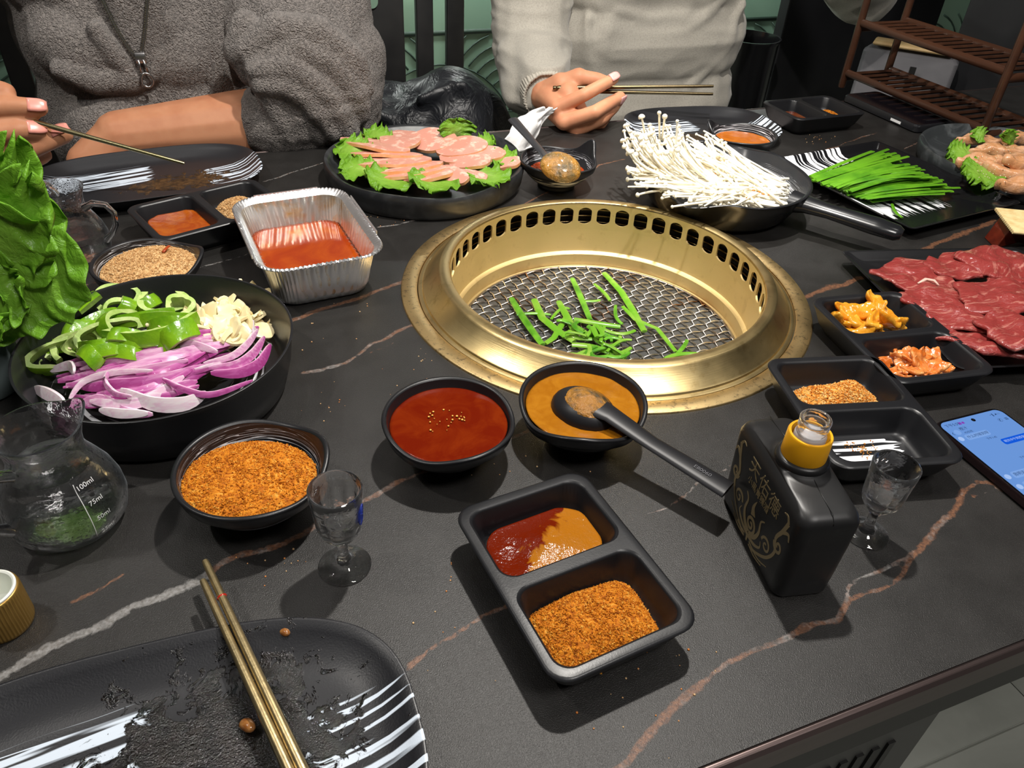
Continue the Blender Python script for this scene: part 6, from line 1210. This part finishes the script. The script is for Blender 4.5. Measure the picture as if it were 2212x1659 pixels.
def face_on(par, c, skin, hair, fwd=(0, -1, -.15)):
    c = Vector(c); mb = MB()
    for s in (-1, 1): mb.lathe([(.0001, -.010), (.009, -.004), (.010, .003), (.0001, .010)], 16, c=(c.x+s*.031, c.y-.078, c.z+.012))
    mb.build('eyes', M('dark_eye', (.02, .015, .012), .1), par)
    mb = MB(); mb.tube([c+Vector((0, -.082, .018)), c+Vector((0, -.100, -.012)), c+Vector((0, -.084, -.022))], [.008, .013, .010], 12); mb.build('nose', skin, par)
    mb = MB(); mb.tube([c+Vector((-.022, -.070, -.046)), c+Vector((0, -.082, -.045)), c+Vector((.022, -.070, -.046))], [.003, .007, .003], 10, flat=.6); mb.build('mouth', M('lips', (.45, .16, .13), .4), par)
    for s in (-1, 1):
        mb = MB(); mb.tube([c+Vector((s*.080, .01, .02)), c+Vector((s*.092, .018, .03)), c+Vector((s*.090, .012, -.012)), c+Vector((s*.080, .005, -.03))], [.008, .011, .009, .006], 10); mb.build('ear', skin, par)
    o = organic('hair', [(c+Vector((-.03, .02, .075)), c+Vector((.03, .02, .075)), .075, .075), (c+Vector((0, .05, .03)), c+Vector((0, .055, -.04)), .07, .06), (c+Vector((-.05, -.045, .085)), c+Vector((.05, -.045, .085)), .028, .028)], .007, hair, 4, par)
m_hair = M('black_hair', (.012, .010, .009), .45, bump=(260, .8, .004, 3), stretch=(1, 1, .15))
face_on(p1, (-.05, 1.33, 1.375), m_skin, m_hair)
# fleece: torso, folds, rolled sleeve
def ridge(px, y, r, n=7):
    q = [dp(u, v, y + (px[i][2] if len(px[i]) > 2 else 0)) for i, (u, v, *_) in enumerate(px)]; return [(q[i], q[i+1], r*(.75 if i == 0 else 1), r*(.75 if i == len(q)-2 else 1)) for i in range(len(q)-1)]
tors = []
for (x0, x1, z, y, r) in ((-.085, .07, .62, 1.32, .14), (-.085, .075, .74, 1.315, .145), (-.085, .08, .86, 1.325, .145), (-.115, .085, .98, 1.335, .145), (-.17, .10, 1.08, 1.35, .12), (-.17, .07, 1.14, 1.36, .10)): tors.append(((x0, y, z), (x1, y, z), r, r))
tors += [((-.14, 1.235, .86), (-.02, 1.225, .84), .055, .05), ((-.02, 1.225, .84), (.06, 1.24, .86), .05, .05), ((-.05, 1.23, .95), (-.06, 1.22, .85), .06, .045), ((-.12, 1.24, .74), (.06, 1.24, .70), .08, .08)]
tors += ridge([(130, 150), (210, 175), (290, 172), (330, 150), (345, 110)], 1.185, .014) + ridge([(205, 60), (250, 120), (290, 160)], 1.18, .010) + ridge([(455, 0), (430, 90), (420, 190)], 1.20, .018) + ridge([(480, -20), (470, 90), (480, 180), (520, 220)], 1.19, .016) + ridge([(370, 40), (365, 120), (350, 200)], 1.19, .010)
tors += [(Sh_R, (-.36, 1.24, .93), .085, .075), ((-.36, 1.24, .93), El_R + Vector((0, .01, .02)), .075, .066)]
p1b = organic('fleece_jacket', tors, .0045, m_fleece, 7, p1); folds(p1b, .0050, 10, 10, 4, 3, .2); p1b['label'] = 'grey fleece half-zip top'
EL2 = dp(690, 235, 1.17)
slv = [(Sh_L + Vector((.02, 0, 0)), EL2, .088, .088), (EL2, dp(650, 262, 1.135), .082, .064), (dp(650, 262, 1.135), dp(600, 262, 1.12), .064, .056), (dp(745, 120, 1.19), dp(745, 230, 1.17), .060, .055), (dp(620, 60, 1.2), dp(700, 190, 1.17), .09, .085)]
slv += ridge([(530, 110), (600, 60), (690, 70), (760, 130), (785, 190)], 1.085, .020) + ridge([(560, 130), (640, 100), (720, 140), (765, 200), (780, 245)], 1.078, .020) + ridge([(552, 150), (620, 140), (690, 190), (735, 250), (760, 290)], 1.068, .018) + ridge([(560, 185), (620, 185), (680, 235), (720, 290)], 1.062, .014) + ridge([(575, 205), (620, 225), (660, 265), (690, 296)], 1.074, .014) + ridge([(555, 175), (590, 225), (612, 270), (626, 300)], 1.074, .015) + ridge([(590, 195), (635, 250), (655, 296)], 1.072, .012) + ridge([(775, 150), (790, 230), (775, 285)], 1.14, .022) + ridge([(530, 50), (520, 110), (545, 160)], 1.10, .022)
sl1 = organic('rolled_sleeve', slv, .0040, m_fleece, 4, p1); folds(sl1, .0014, 16, 10, 30, 5); sl1['label'] = 'grey fleece sleeve rolled up above the elbow'
dgx = bpy.context.evaluated_depsgraph_get()
def surf(o, u, v, off=.0):
    bvh = BVHTree.FromObject(o, dgx); d = Vector(ray(u, v)).normalized(); h = bvh.ray_cast(Vector((0, 0, CAMZ)), d)
    return (h[0] + h[1]*off) if h[0] else dp(u, v, 1.2)
dgx.update()
zl = [(205, -40), (228, 8), (252, 60), (280, 105), (300, 132)]; zr = [(322, -40), (318, 10), (314, 60), (308, 105), (304, 132)]
for px in (zl, zr):
    q = [surf(p1b, u, v, .0015) for u, v in px]; out = []
    for i in range(len(q)-1): out += [q[i].lerp(q[i+1], f/6) for f in range(6)]
    mb = MB(); mb.tube(out, .0042, 6, flat=.4); mb.build('zip_tape', m_ziptape, p1b)
    mb = MB(); 
    for i in range(len(q)-1):
        for f in range(10):
            c = q[i].lerp(q[i+1], f/10) + Vector((0, -.0024, .0008)); mb.box(tuple(c-Vector((.0022, .0010, .0011))), tuple(c+Vector((.0022, .0010, .0011))))
    mb.build('zip_teeth', m_zip, p1b, smooth=False)
zp = surf(p1b, 304, 122, .004); mb = MB(); mb.box((zp.x-.0065, zp.y-.005, zp.z-.007), (zp.x+.0065, zp.y+.001, zp.z+.007), bev=.001); mb.tube([zp+Vector((0, -.005, -.003)) + Vector((.0072*math.cos(t)+.002, 0, -.022+.009*math.sin(t)-.003)) for t in np.linspace(0, 2*PI, 20)[:-1]], .0018, 6, closed=True); mb.tube([zp+Vector((-.003, -.004, -.002)), zp+Vector((-.003, -.005, -.018))], .0018, 6); mb.tube([zp+Vector((.003, -.004, -.002)), zp+Vector((.005, -.005, -.018))], .0018, 6); mb.build('zip_pull', m_zip, p1b)
ca_, cb_ = dp(48, 256, HY-.005), dp(398, 353, .95); cdir = (cb_-ca_).normalized()
m_chopb = M('brass_chopstick', (.62, .55, .30), .22, 1.0); chop('chopstick', 'thin brass chopstick held by the person in grey fleece over a plate', ca_-cdir*.10, cb_, .0036, .0020, m_chopb)
# person in the beige sweater ----------------------------------------------
W2 = dp(1180, 208, 1.135); E2 = dp(1150, 120, 1.30); S2 = Vector((.60, 1.46, 1.10)); S2b = Vector((1.02, 1.46, 1.10))
IM, MM, RM, PM = dp(1203, 233, 1.066), dp(1218, 264, 1.050), dp(1243, 281, 1.050), dp(1266, 286, 1.060)
ind = [IM, dp(1262, 205, 1.046), dp(1300, 184, 1.050), dp(1326, 170, 1.056)]; mid_ = [MM, dp(1284, 243, 1.028), dp(1318, 222, 1.045), dp(1340, 209, 1.058)]; rin = [RM, dp(1300, 256, 1.040), dp(1326, 232, 1.060), dp(1338, 214, 1.074)]; pin = [PM, dp(1298, 268, 1.060), dp(1312, 250, 1.078), dp(1318, 236, 1.09)]
thb = [dp(1212, 182, 1.112), dp(1250, 168, 1.098), dp(1288, 172, 1.084), dp(1314, 180, 1.076)]
hand2 = finger(ind, [.0112, .0102, .0094, .0084]) + finger(mid_, [.0118, .0108, .0096, .0084]) + finger(rin, [.0115, .0102, .0092, .0080]) + finger(pin, [.0105, .0090, .0082, .0072]) + finger(thb, [.0150, .0128, .0112, .0098])
for q, r in ((IM, .0125), (MM, .0128), (RM, .0125), (PM, .0115), (thb[1], .015), (thb[0], .018)): hand2.append((W2, q, .0235, r))
hand2 += [(dp(1228, 205, 1.085), dp(1250, 250, 1.068), .018, .017), (W2, W2.lerp(E2, .5), .0255, .031), (W2.lerp(E2, .5), E2, .031, .040), (E2, S2, .042, .05)]
ELb = dp(1872, -28, 1.36); hand2 += [(S2b, ELb, .05, .042), (ELb, Vector((1.03, 1.18, 1.12)), .040, .028), (Vector((1.03, 1.18, 1.12)), Vector((1.0, 1.13, 1.14)), .028, .024)]
for i in range(4): b0 = Vector((.985+.018*i, 1.12, 1.15)); hand2 += finger([b0, b0+Vector((-.004, -.03, .012)), b0+Vector((-.006, -.045, -.008)), b0+Vector((-.004, -.03, -.022))], [.0105, .0098, .009, .008])
hand2 += finger([Vector((.985, 1.13, 1.13)), Vector((.96, 1.10, 1.12)), Vector((.955, 1.075, 1.125))], [.013, .011, .0095])
body2 = [((.81, 1.46, .50), (.81, 1.46, .80), .12, .13), ((.81, 1.46, .80), (.81, 1.47, 1.08), .13, .13), ((.66, 1.47, 1.10), (.96, 1.47, 1.10), .065, .065), ((.81, 1.47, 1.1), (.81, 1.46, 1.25), .052, .048), ((.81, 1.45, 1.33), (.81, 1.43, 1.41), .076, .083)]
p2 = organic('person', body2 + hand2, .0028, m_skin2, 4); tag(p2, 'person in a beige sweater holding brass chopsticks above the table', 'person'); face_on(p2, (.81, 1.43, 1.365), m_skin2, m_hair)
nail(p2, ind[2], ind[3], .0086, m_nail2, (.05, -.6, .8)); nail(p2, mid_[2], mid_[3], .0084, m_nail2, (.5, -.6, -.2)); nail(p2, rin[2], rin[3], .0082, m_nail2, (.6, -.5, -.5))
t2 = []
for (x0, x1, z, y, r) in ((.72, .93, .55, 1.42, .12), (.71, .92, .68, 1.42, .125), (.71, .92, .80, 1.415, .125), (.71, .925, .92, 1.42, .13), (.71, .93, 1.02, 1.44, .12), (.68, .95, 1.09, 1.46, .095)): t2.append(((x0, y, z), (x1, y, z), r, r))
t2 += ridge([(1300, 60), (1380, 85), (1470, 70), (1540, 20)], 1.305, .012) + ridge([(1290, 120), (1380, 130), (1450, 110)], 1.305, .010) + ridge([(1600, 10), (1560, 100), (1480, 190)], 1.312, .016) + ridge([(1270, 40), (1265, 110), (1290, 180)], 1.312, .012) + ridge([(1440, 30), (1500, 50), (1580, -20)], 1.305, .010) + ridge([(1330, 20), (1400, 40), (1480, 30)], 1.305, .010)
t2 += [(S2b, ELb, .075, .068), (ELb, ELb.lerp(Vector((1.03, 1.18, 1.12)), .75), .066, .045)]
sw = organic('sweater', t2, .005, m_knit, 8, p2); folds(sw, .0045, 9, 9, 14, 7); sw['label'] = 'beige knitted sweater'
s2 = [(S2, E2, .075, .066), (E2, E2.lerp(W2, .55), .064, .052), (E2.lerp(W2, .55), E2.lerp(W2, .80), .052, .045), (dp(1130, 130, 1.27), dp(1140, 190, 1.20), .045, .040)]
ss2 = organic('sleeve', s2, .004, m_knit, 16, p2); folds(ss2, .0050, 7, 7, 26, 2)
ax = (W2-E2).normalized(); mb = MB(); pr = lambda t: (1+.018*(1 if math.cos(48*t) > 0 else -1)); R = []; u_ = ax.orthogonal().normalized(); v_ = ax.cross(u_)
for f, r in ((.70, .046), (.78, .043), (.88, .0395), (.98, .0375), (1.00, .0365), (1.0, .033), (.9, .032)): R.append([E2.lerp(W2, f) + (u_*math.cos(2*PI*j/192)+v_*math.sin(2*PI*j/192))*r*pr(2*PI*j/192) for j in range(192)])
mb.rings(R); o = mb.build('cuff', m_cuff, p2); o['label'] = 'ribbed beige sweater cuff'
cA, cB = dp(1203, 190, 1.094), dp(1541, 186, 1.02); m_chopd = M('dark_brass_chopstick', (.17, .13, .07), .28, 1.0)
o = chop('chopstick', 'upper dark brass chopstick in the hand of the person in beige', cA, cB, .0036, .0022, m_chopd); mb = MB(); dd = (cB-cA).normalized(); mb.tube([cA-dd*.006, cA-dd*.0055, cA-dd*.001, cA], [.0026, .0032, .0032, .0022], 12); mb.build('end_knob', m_chopd, o)
chop('chopstick', 'lower dark brass chopstick in the hand of the person in beige', dp(1212, 196, 1.095), dp(1540, 203, 1.018), .0034, .0022, m_chopd)
